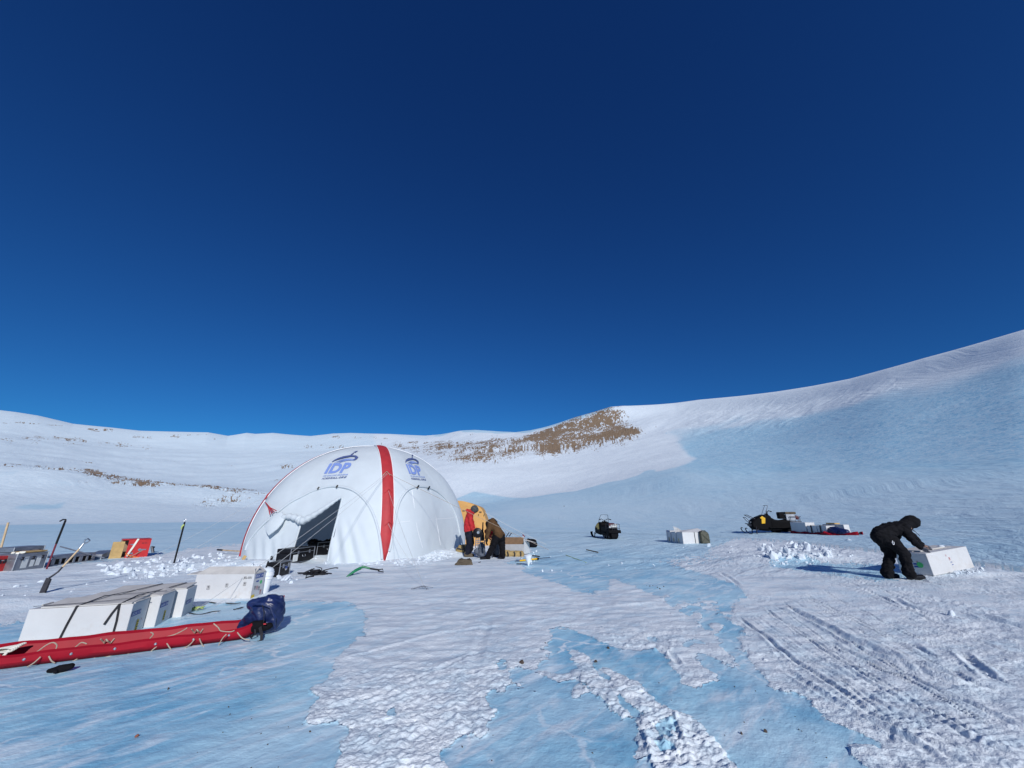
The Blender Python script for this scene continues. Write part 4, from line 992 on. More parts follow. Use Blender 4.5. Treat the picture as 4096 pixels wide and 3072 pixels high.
# dark blue bag on the nose of the sled
def navy_bag():
    Y = G(1000, 2552).y + .16
    def p(x, y, d=0): return at(x, y, Y + d)
    t = thing('duffel_bag', 'shiny navy blue bag with black straps riding on the nose of the red sled', 'bag', p(1020, 2535))
    mb = MB()
    mb.capsule(p(985, 2500), .10, p(1060, 2440), .17).capsule(p(1020, 2490), .13, p(1080, 2425), .15).capsule(p(960, 2522), .05, p(1020, 2490), .12)
    mb.capsule(p(1070, 2440), .15, p(1108, 2415, .05), .10).capsule(p(1108, 2410, .05), .07, p(1122, 2392, .05), .045).capsule(p(1060, 2410), .08, p(1018, 2420), .09)
    mb.capsule(p(1095, 2470, .05), .12, p(1112, 2440, .05), .10).capsule(p(1040, 2505, -.02), .09, p(1085, 2500, .02), .09)
    o = blob(mb, 'body', M_['pack_navy'], t, .014, 5, .022, 7)
    mb = MB().capsule(p(1010, 2508, -.13), .07, p(1040, 2504, -.14), .075).capsule(p(1040, 2512, -.12), .05, p(1078, 2504, -.12), .045); blob(mb, 'black_base', M_['black_cloth'], t, .012, 4, .006)
    def front(pts, dd): return [p(x, y, d) for (x, y), d in zip(pts, dd)]
    MB().strap(front([(1005, 2415), (1045, 2414), (1082, 2430), (1100, 2470), (1100, 2500)], [-.20, -.24, -.2, -.16, -.12]), .02, (0, 0, 1)).build('compression_strap', M_['pack_navy'], t)
    MB().strap(front([(1128, 2396), (1140, 2412), (1138, 2430), (1126, 2452)], [.02, .0, -.02, -.03]), .016, (0, 1, 0)).build('shoulder_strap', M_['pack_navy'], t)
    MB().strap(front([(1018, 2506), (1022, 2535), (1004, 2552), (998, 2540)], [-.19, -.24, -.26, -.22]), .02, (1, 0, 0)).build('black_strap', M_['black_strap'], t)
    MB().strap(front([(1040, 2508), (1046, 2535), (1046, 2558), (1036, 2568), (1024, 2566)], [-.2, -.25, -.28, -.29, -.28]), .035, (1, 0, 0)).build('black_strap', M_['black_strap'], t)
    MB().box(p(1059, 2496, -.21), (.035, .01, .016)).build('orange_tag', M_['tent_red'], t, bevel=.002)
    MB().strap(front([(1050, 2370 + 50), (1056, 2450), (1054, 2490)], [-.22, -.24, -.22]), .008, (1, 0, 0)).build('zip', M_['black_strap'], t)
navy_bag()
# black mitten on the ice
c = G(232, 2690); mb = MB(); mb.capsule(c + Vector((-.09, -.01, .02)), .022, c + Vector((.02, .0, .035)), .04).capsule(c + Vector((.02, 0, .035)), .04, c + Vector((.09, .03, .045)), .03).capsule(c + Vector((.0, -.02, .03)), .02, c + Vector((.03, -.06, .022)), .018)
o = blob(mb, 'mitten', M_['black_cloth'], None, .008, 4, .004, 20); tag(origin_to_base(o), 'black mitten dropped on the ice in front of the red sled', 'mitten')

# ------------------------------------------------------------------ white ice core boxes
def core_box(name, label, f, L, D, H, group, lid=True, texts=(), flaps=(), tilt=None, dirty=True):
    t = thing(name, label, 'box', f.o + f.ex * L / 2 + f.ey * D / 2, group)
    mb = MB(); th = .02
    mb.box(f.P(L / 2, D / 2, H / 2), (L, D, H), f.M); mb.build('carton', M_['box_white'], t, bevel=.009)
    for pts in flaps:                            # each a quad of local points
        q = MB(); v = [f.P(*p) for p in pts]; nn = (v[1] - v[0]).cross(v[3] - v[0]).normalized() * .007
        q.add([p - nn for p in v] + [p + nn for p in v], [(3, 2, 1, 0), (4, 5, 6, 7), (0, 1, 5, 4), (1, 2, 6, 5), (2, 3, 7, 6), (3, 0, 4, 7)]); q.build('flap', M_['cardboard_grey' if group != 'white boxes standing alone on the ice' else 'box_white'], t)
    for face, x, z, w, kind, txt in texts:
        if face == 'end': o, ex = f.P(L, x, z), f.ey
        elif face == 'left': o, ex = f.P(0, D - x, z), -f.ey
        else: o, ex = f.P(x, 0, z), f.ex
        if kind == 'blue':
            lb = rect(MB(), o, ex, f.ez, w, w * .27, .004).build('label', M_['sticker_blue'], t)
            d = decal_text(MB(), txt, o + ex * w * .06 + f.ez * w * .055, ex, f.ez, w * .88, .0, lift=.007).build('lettering', M_['white_trim'], None); d.parent = lb; d.location = -Vector(t.location)
        elif kind == 'yellow':
            hh = w * 2.6; lb = rect(MB(), o, ex, f.ez, w, hh, .004).build('label', M_['sticker_yellow'], t)
            d = MB()
            for k in range(4): rect(d, o + ex * w * .2 + f.ez * hh * (.1 + .22 * k), ex, f.ez, w * random.uniform(.35, .6), hh * .12, .007)
            d = d.build('lettering', M_['ink'], None); d.parent = lb; d.location = -Vector(t.location)
        elif kind == 'yellowtag': rect(MB(), o, ex, f.ez, w, w * .6, .004).build('label', M_['sticker_yellow'], t)
        elif kind == 'text': decal_text(MB(), txt, o, ex, f.ez, w, .015, lift=.004).build('lettering', M_['ink'], t)
        elif kind == 'dot':
            n = ex.cross(f.ez); MB().lathe([(w, 0), (w, .002)], o + n * .003, n, 20).build('sticker', M_['sticker_green'], t)
        elif kind in ('icon', 'redicon'):        # an outlined square with an arrow or a glass in it
            q = MB(); h = w * 1.25; b = w * .08
            for (a, c, ww, hh) in ((0, 0, w, b), (0, h - b, w, b), (0, 0, b, h), (w - b, 0, b, h), (w * .46, h * .2, w * .1, h * .4), (w * .25, h * .2, w * .5, b)): rect(q, o + ex * a + f.ez * c, ex, f.ez, ww, hh, .004)
            q.add([o + ex * w * a + f.ez * h * c + ex.cross(f.ez) * .0045 for a, c in ((.2, .55), (.8, .55), (.62, .85), (.38, .85))], [(0, 1, 2, 3)])
            q.build('icon', M_['ink' if kind == 'icon' else 'ink_red'], t)
        elif kind == 'bar': rect(MB(), o, ex, f.ez, w, w * .28, .004).build('label', M_['sticker_blue'], t)
    return t
GB = 'white boxes strapped together beside the red sled'
fa = Fr(G(66, 2578), (1.06, .32, 0)); ex, ey = fa.ex, fa.ey
LB = 1.12; DB = .42; HB = .40
def on_ground(o): return Vector((o.x, o.y, gz(o.x, o.y) - .005))
fa = Fr(on_ground(fa.o), fa.ex)
core_box('ice_core_box', 'white box marked 119, nearest of three strapped beside the red sled', fa, LB, DB, HB, GB,
         texts=[('end', .02, .235, .22, 'blue', 'BOX 119'), ('end', .20, .02, .055, 'yellow', ''), ('end', .3, .14, .02, 'redicon', '')],
         flaps=[((LB + .0, .05, HB + .004), (LB + .0, DB, HB + .004), (LB - .10, DB, HB + .05), (LB - .12, .05, HB + .02)), ((0, DB * .55, HB + .004), (0, DB, HB + .004), (-.02, DB, HB + .008), (-.02, DB * .55, HB + .008)),
                ((.12, .0, HB + .012), (LB - .02, .0, HB + .012), (LB - .02, DB + .02, HB + .045), (.12, DB + .02, HB + .045))])
fb = Fr(on_ground(fa.P(.13, DB + .02, 0)), fa.ex)
core_box('ice_core_box', 'white box marked 104, middle one of three strapped beside the red sled', fb, LB, DB, HB + .015, GB,
         texts=[('end', .02, .25, .22, 'blue', 'BOX 104'), ('end', .19, .05, .05, 'yellow', ''), ('end', .28, .3, .012, 'bar', ''), ('end', .31, .06, .018, 'redicon', '')],
         flaps=[((LB, .02, HB + .02), (LB, DB, HB + .02), (LB - .14, DB, HB + .07), (LB - .14, .02, HB + .03)), ((.15, .0, HB + .022), (LB - .02, .0, HB + .022), (LB - .02, DB, HB + .04), (.15, DB, HB + .04))])
fc_ = Fr(on_ground(fb.P(.12, DB + .03, 0)), Vector(fa.ex) + Vector(fa.ey) * .06)
core_box('ice_core_box', 'white box marked 122, farthest of three strapped beside the red sled', fc_, LB, DB, HB + .02, GB,
         texts=[('end', .06, .18, .22, 'blue', 'BOX 122'), ('end', .28, .36, .012, 'bar', ''), ('end', .31, .36, .012, 'bar', '')],
         flaps=[((.1, .0, HB + .03), (LB - .02, .0, HB + .03), (LB - .02, DB, HB + .055), (.1, DB, HB + .055))])
# straps
def box_strap(pts, f, label, side, w=.026, pair=False):
    single(MB().strap([f.P(*p) for p in pts], w, f.M @ Vector(side), .004), 'strap', M_['black_strap'], label, 'strap', 'black straps round the white boxes')
z1 = HB + .022
box_strap([(.42, -.006, .0), (.455, -.006, .2), (.50, -.008, HB + .01), (.53, .02, z1), (.60, .30, z1 + .045), (.70, DB * 2, z1 + .03), (.86, DB * 3 + .04, z1 + .05)], fa, 'black strap over the left part of the box marked 119', (1, 0, 0))
box_strap([(.985, -.006, .0), (.985, -.007, .2), (.965, -.008, HB + .01), (.985, .02, z1), (1.02, .30, z1 + .045), (1.08, DB * 2, z1 + .03), (1.2, DB * 3 + .04, z1 + .05)], fa, 'black strap over the right part of the box marked 119', (1, 0, 0))
box_strap([(.965, -.009, HB + .008), (.91, -.012, .30), (.86, -.016, .17)], fa, 'loose black strap end hanging in front of the box marked 119', (1, 0, 0))
box_strap([(.02, .03, z1 + .006), (.4, .05, z1 + .012), (.8, .10, z1 + .022), (1.15, .2, z1 + .036)], fa, 'black strap running lengthwise over the top of box 119', (0, 1, 0), .012)
box_strap([(.35, .10, z1 + .02), (.7, .12, z1 + .03), (1.1, .16, z1 + .04)], fb, 'black strap running lengthwise over the top of box 104', (0, 1, 0), .012)

# the open box marked 134
fd, _ = frame_between((763, 2399), (1003, 2397)); fd = Fr(on_ground(fd.o), fd.ex); L4, D4, H4 = 1.12, .40, .45
core_box('ice_core_box', 'white box marked 134 with its flaps open standing in front of the white tent', fd, L4, D4, H4, None,
         texts=[('front', .92, .355, .16, 'text', 'JEL-031'), ('front', .255, .18, .055, 'icon', ''), ('front', .94, .245, .05, 'icon', ''), ('front', .60, .22, .05, 'icon', ''),
                ('end', .05, .36, .27, 'blue', 'BOX 134'), ('end', .27, .27, .035, 'dot', ''), ('end', .07, .16, .05, 'icon', ''), ('end', .14, .15, .05, 'redicon', ''), ('end', .21, .13, .05, 'icon', ''), ('end', .28, .05, .06, 'redicon', ''), ('end', .02, .012, .10, 'yellowtag', ''), ('end', .1, .29, .09, 'bar', '')],
         flaps=[((0, 0, H4), (L4, 0, H4), (L4 - .02, .20, H4 + .11), (.10, .20, H4 + .11)), ((0, .02, H4), (0, D4, H4), (-.20, D4, H4 + .01), (-.22, .05, H4 - .01)),
                ((L4, 0, H4 + .002), (L4, D4, H4 + .002), (L4 - .16, D4, H4 + .11), (L4 - .03, .02, H4 + .08))])
# white bucket beside it
f = G(1040, 2376); t = thing('bucket', 'tall white plastic bucket behind the right end of the box marked 134', 'bucket', f)
MB().lathe([(.11, 0), (.115, .01), (.14, .28), (.15, .285), (.15, .30), (.142, .305), (.144, .34), (.154, .345), (.155, .365), (.148, .37), (.15, .42), (.143, .42), (.10, .02)], f + Vector((0, .05, 0)), (.05, .0, 1), 28).build('pail', M_['snow_white_plastic'], t, smooth=40)
MB().ellip(f + Vector((.03, .05, .42)), (.135, .135, .09)).build('snow_fill', M_['snow_block'], t, smooth=True)
MB().tube([f + Vector((.02, .0, .46)), f + Vector((.05, .0, .62))], .016, 6).build('scoop_handle', M_['black_plastic'], t)
# strips and scraps lying on the ice round the box
for pts, lb in (([(757, 2452), (790, 2458), (820, 2454), (850, 2446), (880, 2444)], 'long black strap end lying on the ice right of box 122'), ([(935, 2438), (952, 2434), (972, 2428)], 'short black strip lying on the ice right of box 134'),
                ([(905, 2412), (935, 2414), (962, 2411)], 'brown strip lying on ice under the front of box 134'), ([(840, 2408), (862, 2412)], 'small dark scrap at the front foot of box 134')):
    single(MB().strap([G(x, y, .008) for x, y in dense(pts, 4)], .035, (.3, 1, 0), .006), 'strap_scrap', M_['black_strap'], lb, 'strap', 'straps and scraps on the ice')
c = G(782, 2440); mb = MB()
for k in range(9): mb.tube([c + Vector((random.uniform(-.12, .14), random.uniform(-.1, .1), .01 + .05 * random.random())) for _ in range(4)], .006, 5)
mb.tube([c, c + Vector((-.3, -.25, .01)), c + Vector((-.45, -.45, .01))], .006, 5)
single(mb, 'rope_knot', M_['rope_lime'], 'lime green tangle of rope on the ice right of box 122', 'rope', smooth=True)

# ------------------------------------------------------------------ shovels, poles and cases on the left
def up(px, py, base): return at(px, py, base.y)
b = G(170, 2372); top = at(352, 2160, b.y + .35); t = thing('snow_shovel', 'shovel with wooden shaft and black blade stuck in the snow', 'shovel', b)
k0 = at(196, 2312, b.y); k1 = at(215, 2300, b.y + .05); k2 = at(250, 2268, b.y + .12)
MB().tube([k0, k1, at(235, 2285, b.y + .1), k2], .018, 8).build('socket', M_['dark_metal'], t, smooth=True)
MB().tube([k2, at(318, 2195, b.y + .28)], .018, 8).build('shaft', M_['wood'], t, smooth=True)
MB().tube([at(316, 2197, b.y + .28), at(334, 2175, b.y + .33)], .02, 8).build('collar', M_['metal'], t, smooth=True)
MB().tube([at(334, 2175, b.y + .33), at(340, 2160, b.y + .34), at(352, 2155, b.y + .35), at(360, 2162, b.y + .35), at(350, 2170, b.y + .35), at(334, 2175, b.y + .33)], .014, 8).build('grip', M_['metal'], t, smooth=True)
e0, e1 = at(186, 2311, b.y), at(206, 2318, b.y); f0, f1 = at(159, 2366, b.y - .02), at(180, 2378, b.y - .02)
mb = MB(); n = (e1 - e0).cross(f0 - e0).normalized() * .006
mid0, mid1 = (e0 + e1) / 2 + n * 6, (f0 + f1) / 2 + n * 6 - Vector((0, 0, .06))
q = [e0, mid0, e1, f1 - Vector((0, 0, .04)), mid1, f0 - Vector((0, 0, .04))]; mb.add([p - n for p in q] + [p + n for p in q], [(0, 1, 4, 5), (1, 2, 3, 4), (6, 11, 10, 7), (7, 10, 9, 8), (0, 6, 7, 1), (1, 7, 8, 2), (2, 8, 9, 3), (3, 9, 10, 4), (4, 10, 11, 5), (5, 11, 6, 0)])
mb.build('blade', M_['dark_metal'], t)
b = G(185, 2278); t = thing('hook_pole', 'tall maroon and black pole with a bent hook at its top', 'pole', b)
MB().tube([b - Vector((0, 0, .1)), at(225, 2175, b.y)], .022, 8).build('lower_shaft', M_['pole_maroon'], t, smooth=True)
MB().tube([at(225, 2175, b.y), at(262, 2082, b.y)], .026, 8).build('upper_shaft', M_['black_plastic'], t, smooth=True)
MB().tube([at(262, 2084, b.y), at(263, 2078, b.y), at(252, 2078, b.y), at(240, 2085, b.y)], .02, 8).build('hook', M_['black_plastic'], t, smooth=True)
b = G(-8, 2252); single(MB().tube([b - Vector((0, 0, .2)), at(0, 2206, b.y), at(33, 2090, b.y)], .03, 10), 'wooden_stake', M_['wood'], 'pale wooden stake leaning at the far left edge', 'stake', smooth=True)
b = G(696, 2252); t = thing('marker_pole', 'slim black pole with a lime tie standing in the snow left of the tent', 'pole', b)
MB().tube([b - Vector((0, 0, .2)), at(739, 2088, b.y)], .026, 8).build('shaft', M_['black_plastic'], t, smooth=True)
MB().tube([at(739, 2086, b.y) + Vector((.03 * math.cos(a), 0, .04 + .04 * math.sin(a))) for a in np.linspace(-1.5, 4.8, 10)], .008, 6).build('ring', M_['metal'], t, smooth=True)
MB().strap([at(736, 2098, b.y - .03), at(728, 2106, b.y - .04), at(724, 2118, b.y - .03)], .05, (0, 0, 1), .006).build('tie', M_['rope_lime'], t)
# grey metal cases
def metal_case(name, label, f, L, D, H, m, group, papers=(), top=None):
    t = thing(name, label, 'case', f.o + f.ex * L / 2 + f.ey * D / 2, group)
    MB().box(f.P(L / 2, D / 2, H * .36), (L, D, H * .72), f.M).build('body', M_[m], t, bevel=.012)
    MB().box(f.P(L / 2, D / 2, H * .865), (L * 1.003, D * 1.003, H * .26), f.M).build('lid', M_[top or m], t, bevel=.014)
    q = MB(); q.tube([f.P(0, -.008, H * .735), f.P(L, -.008, H * .735), f.P(L + .008, D, H * .735)], .012, 6).tube([f.P(0, -.008, .01), f.P(L, -.008, .01)], .012, 6).tube([f.P(0, -.006, 0), f.P(0, -.006, H)], .012, 6).tube([f.P(L, -.006, 0), f.P(L, -.006, H)], .012, 6)
    q.build('edge_trim', M_['metal'], t)
    for x in (.2, .55, .85): MB().box(f.P(L * x, -.012, H * .72), (.05, .02, .09), f.M).build('latch', M_['dark_metal'], t, bevel=.004)
    for x, z, w, h in papers: rect(MB(), f.P(x, 0, z), f.ex, f.ez, w, h, .006).build('paper', M_['paper'], t)
    return t
f, L = frame_between((45, 2288), (172, 2272), -.03)
GC = 'grey metal cases at the left edge'
metal_case('metal_case', 'grey metal case with papers on its front at the left edge', f, L, .55, .50, 'dull_metal', GC, [(.17, .10, .17, .30), (.40, .12, .12, .18), (.55, .13, .13, .26)])
f2 = Fr(f.P(L * .55, .62, .12), f.ex); metal_case('metal_case', 'grey metal case behind the paper covered case, standing a little higher', f2, .85, .5, .52, 'dull_metal', GC, [(.6, .1, .16, .1)])
t = thing('board', 'weathered orange striped board lying on top of the paper covered case', 'board', f.P(.45, .2, .5))
MB().box(f.P(.50, .2, .525), (.70, .3, .04), f.M).build('plank', M_['ply'], t, bevel=.006)
for x in (.45, .72): MB().prism([(-.05, -.15), (.03, -.15), (.07, .15), (-.01, .15)], f.P(x, .2, .548), f.ex, f.ey, f.ez, .006).build('dark_stripe', M_['cardboard'], t)
o = single(MB().strap([f.P(.0 + .22 * k / 8, .1 + .12 * math.sin(k * 1.9), .515 + .02 * math.cos(k)) for k in range(9)], .05, (0, .3, 1), .008), 'webbing', M_['rope_white'], 'bundle of pale webbing on the left part of the papered case', 'webbing')
f3 = Fr(G(-60, 2297) - Vector((0, 0, .03)), f.ex)
metal_case('metal_case', 'red case cut off by the left edge of the picture', f3, .42, .5, .46, 'paint_red', None)
f4 = Fr(f.P(-.30, .25, 0), f.ex); metal_case('metal_case', 'dark maroon case between the red case and the papered grey case', f4, .29, .4, .42, 'pole_maroon', None)
# low metal rack with cut-outs
f, L = frame_between((200, 2266), (372, 2243), -.02); t = thing('metal_rack', 'low blue grey metal rack with square cut-outs lying on the snow', 'rack', f.P(L / 2, .2, 0))
q = MB(); H = .30; q.box(f.P(L / 2, 0, .03), (L, .03, .06), f.M).box(f.P(L / 2, 0, H - .04), (L, .03, .08), f.M).box(f.P(L / 2, .25, H - .015), (L, .5, .03), f.M)
for k in range(7): q.box(f.P(.04 + (L - .08) * k / 6, 0, H * .43), (.07 if k % 2 else .12, .028, H * .58), f.M)
q.build('side_frame', M_['dull_metal'], t, bevel=.004)
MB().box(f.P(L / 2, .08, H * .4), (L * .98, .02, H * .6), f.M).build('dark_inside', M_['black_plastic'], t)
g, L2 = frame_between((372, 2240), (418, 2228), -.02); MB().prism([(0, 0), (L2, .12), (L2, .26), (0, .2)], g.P(0, 0, 0), g.ex, g.ez, g.ey, .4).build('end_flap', M_['dull_metal'], t)
b = at(241, 2186, G(300, 2250).y); single(MB().tube([b, at(330, 2210, b.y), at(418, 2232, b.y)], .02, 6), 'long_rod', M_['dull_metal'], 'thin dark rod sloping from the rear grey case down to the metal rack', 'rod')
# red plywood crate with its door open
f, L = frame_between((470, 2234), (588, 2227), -.02); H = at(480, 2158, f.o.y).z - f.o.z; D = .75
t = thing('red_crate', 'red plywood crate with an open wooden door and a white strap', 'crate', f.P(L / 2, D / 2, 0)); th = .03
MB().box(f.P(L * .61, th / 2, H / 2), (L * .78, th, H), f.M).build('front_panel', M_['paint_red'], t, bevel=.004)
MB().box(f.P(L / 2, D / 2, H - th / 2), (L, D, th), f.M).build('top_panel', M_['paint_red'], t, bevel=.004)
MB().box(f.P(L - th / 2, D / 2 + .02, H / 2 - th / 2 - .003), (th, D - .04, H - th - .01), f.M).build('side_panel', M_['paint_red'], t); MB().box(f.P(L / 2 - th / 2, D - th / 2, H / 2 - .02), (L - th - .01, th, H - .06), f.M).build('back_panel', M_['cardboard'], t)
MB().box(f.P(L / 2 - .02, D / 2, .03), (L - .09, D - .1, .03), f.M).build('floor_panel', M_['cardboard'], t)
MB().box(f.P(-.10 * L, .03, H * .46), (.40 * L, .03, H * .86), f.M).build('door', M_['ply'], t, bevel=.004)
for z in (.72, .25): MB().prism([(-.12, 0), (.05, -.035), (.05, .035)], f.P(L * .40, -.004, H * z), f.ex, f.ez, f.ey, .012).build('hinge', M_['metal'], t)
MB().prism([(0, -.015), (.18, -.015), (.2, .02), (0, .03)], f.P(L * .66, -.006, H * .42), f.ex, f.ez, f.ey, .014).lathe([(.045, 0), (.045, .015)], f.P(L * .66, -.004, H * .43), -f.ey, 10).build('hasp', M_['metal'], t)
decal_text(MB(), 'A2 10', f.P(L * .68, 0, H * .74), f.ex, f.ez, L * .17, .02, lift=.005).build('lettering', M_['ink'], t)
MB().strap([f.P(L * .53, .2, H + .006), f.P(L * .52, -.008, H + .004), f.P(L * .40, -.02, H * .55), f.P(L * .27, -.06, H * .12)], .06, f.ex, .006).build('strap', M_['rope_white'], t)
o = single(MB().tube([f.P(L * x, y, z) for x, y, z in ((.25, -.06, .1), (.2, -.12, .2), (.32, -.1, .12), (.5, -.15, .06), (.7, -.2, .03), (.55, -.25, .02), (.35, -.2, .03), (.3, -.3, .02))], .014, 6), 'orange_cord', M_['orange_cord'], 'orange cord tangled at the foot of the red crate', 'cord', smooth=True)
o = single(MB().tube([f.P(L * 1.0, .1, H * .55), f.P(L * .6, -.06, H * .25), f.P(L * .28, -.3, .02)], .014, 6), 'tie_rope', M_['rope_tan'], 'pale rope slanting across the front of the red crate to the snow', 'rope', smooth=True)
b = G(612, 2210); o = single(MB().tube([b, at(608, 2185, b.y), at(616, 2190, b.y)], .05, 6), 'anchor_stick', M_['dark_metal'], 'small dark stick standing right of the red crate', 'stick')
# long pole and snow saw lying behind the open box
a, b_ = G(866, 2216), G(1128, 2236); zz = Vector((0, 0, .16)); t = thing('long_pole', 'long pale pole with black grip lying on broken snow left of the tent', 'pole', a.lerp(b_, .5) + zz)
d = b_ - a; MB().tube([a + zz, a + d * .09 + zz], .032, 8).build('grip', M_['black_plastic'], t, smooth=True)
MB().tube([a + d * .09 + zz, a + d * .5 + zz], .024, 8).build('wooden_shaft', M_['wood'], t, smooth=True); MB().tube([a + d * .5 + zz, a + d * .56 + zz], .026, 8).build('red_joint', M_['pole_maroon'], t); MB().tube([a + d * .56 + zz, b_ + zz], .02, 8).build('metal_shaft', M_['metal'], t, smooth=True)
c = G(978, 2243); single(MB().box(c + Vector((0, -.05, .10)), (.11, .03, .15), Matrix.Rotation(.4, 3, 'Y')), 'wooden_block', M_['ply'], 'small tan wooden block lying on broken snow behind box 134', 'block', bevel=.01)
b = G(1082, 2250); single(MB().tube([b, b + Vector((.02, 0, .2))], .04, 6), 'black_stake', M_['black_plastic'], 'short black stake in the snow behind the white bucket', 'stake')
# ------------------------------------------------------------------ in and before the doorway
def equipment_case(name, label, f, L, D, H, tagm=None, paper=False, group=None):
    t = thing(name, label, 'case', f.P(L / 2, D / 2, 0), group)
    MB().box(f.P(L / 2, D / 2, H * .35), (L, D, H * .7), f.M).build('body', M_['black_plastic'], t, bevel=.02)
    MB().box(f.P(L / 2, D / 2, H * .86), (L * 1.004, D * 1.004, H * .27), f.M).build('lid', M_['black_plastic'], t, bevel=.02)
    q = MB()
    for z in (.71, .03, .98): q.tube([f.P(0, -.006, H * z), f.P(L, -.006, H * z), f.P(L + .006, D, H * z)], .010, 6)
    for x in (0, L): q.tube([f.P(x, -.006, 0), f.P(x, -.006, H)], .010, 6)
    q.build('edge_trim', M_['dull_metal'], t)
    for x in (.3, .78): MB().box(f.P(L * x, -.014, H * .7), (.07, .02, .10), f.M).build('latch', M_['dull_metal'], t, bevel=.004)
    MB().tube([f.P(L * .48, -.01, H * .5), f.P(L * .48, -.03, H * .40), f.P(L * .6, -.03, H * .40), f.P(L * .6, -.01, H * .5)], .010, 6).build('handle', M_['dull_metal'], t)
    if paper: rect(MB(), f.P(L * .1, 0, H * .12), f.ex, f.ez, L * .2, H * .45, .016).build('paper', M_['paper'], t)
    if tagm: rect(MB(), f.P(L * .46, 0, H * .42), f.ex, f.ez, L * .22, H * .22, .016).build('sticker', M_[tagm], t)
    return t
f, L = frame_between((1156, 2254), (1252, 2236), -.02); equipment_case('equipment_case', 'black case with a white paper label inside the tent doorway', f, L, .5, .44, None, True)
f, L = frame_between((1264, 2226), (1345, 2216), 0); equipment_case('equipment_case', 'dark case deep inside the tent doorway under a dark cloth', f, L, .5, .50)
mb = MB()
for k in range(7): mb.capsule(f.P(-.25 + .22 * k, .2, .50 + .05 * math.sin(k * 1.7)), .07, f.P(-.1 + .22 * k, .25, .53 + .05 * math.cos(k)), .06)
o = blob(mb, 'dark_cloth', M_['black_cloth'], None, .025, 4, .02, 8); tag(origin_to_base(o), 'dark crumpled cloth over the case deep in the tent doorway', 'cloth')
f, L = frame_between((1112, 2310), (1186, 2288), 0.0); t = equipment_case('equipment_case', 'small glossy black case with a blue sticker lying outside the tent door', f, .55, .34, .36, 'sticker_blue')
# tangle of black straps
c = G(1262, 2300); mb = MB()
for k in range(26):
    p = [c + Vector((random.gauss(0, .16), random.gauss(0, .13), .02 + abs(random.gauss(0, .045)))) for _ in range(4)]; mb.strap([Vector(q) for q in dense([tuple(v) for v in p], 5)], .03, (random.gauss(0, 1), random.gauss(0, 1), .6), .006)
for pts in ([(1222, 2312), (1230, 2296), (1250, 2285), (1280, 2284), (1286, 2274), (1262, 2268)], [(1290, 2284), (1310, 2278), (1340, 2272), (1352, 2273)], [(1222, 2312), (1236, 2308), (1256, 2305)]): mb.strap([G(x, y, .02) for x, y in dense(pts, 4)], .035, (0, .5, 1), .008)
single(mb, 'strap_tangle', M_['black_strap'], 'tangled heap of black straps on the snow before the tent door', 'straps')
# green snow scoop
b = G(1450, 2300); t = thing('snow_scoop', 'green plastic scoop shovel with black handle lying before the red tent strip', 'shovel', b)
Yb = b.y; w0, w1 = at(1388, 2303, Yb - .25), at(1450, 2268, Yb)
rows = []
for i, u in enumerate(np.linspace(0, 1, 14)):
    cpt = Vector(w0).lerp(w1, u) + Vector((0, 0, .05 * math.sin(u * 3.1))); hw = .17 * (1 - .75 * sstep(.65, 1, u)); row = []
    for a in np.linspace(-1, 1, 9): row.append(cpt + Vector((.35, -.75, -.35)).normalized() * 0 + Vector((.30, .60, .30)).normalized() * (a * hw) + Vector((0, -.2, .9)).normalized() * (-.07 * a * a * (1 - .4 * u)))
    rows.append(row)
mb = MB(); mb.add([p for r_ in rows for p in r_], [(i * 9 + j, i * 9 + j + 1, i * 9 + 10 + j, i * 9 + 9 + j) for i in range(13) for j in range(8)])
o = mb.build('scoop', M_['green_plastic'], t, smooth=True); s = o.modifiers.new('s', 'SOLIDIFY'); s.thickness = .012
MB().tube([at(1446, 2268, Yb), at(1458, 2268, Yb + .02), at(1480, 2274, Yb + .05)], [.04, .03, .022], 8).build('neck', M_['green_plastic'], t, smooth=True)
MB().tube([at(1478, 2274, Yb + .05), at(1518, 2280, Yb + .08)], .022, 8).build('shaft', M_['black_plastic'], t, smooth=True)
MB().tube([at(1514, 2279, Yb + .08), at(1530, 2276, Yb + .09), at(1534, 2288, Yb + .09), at(1512, 2284, Yb + .08)], .015, 6).build('grip', M_['black_plastic'], t, smooth=True)

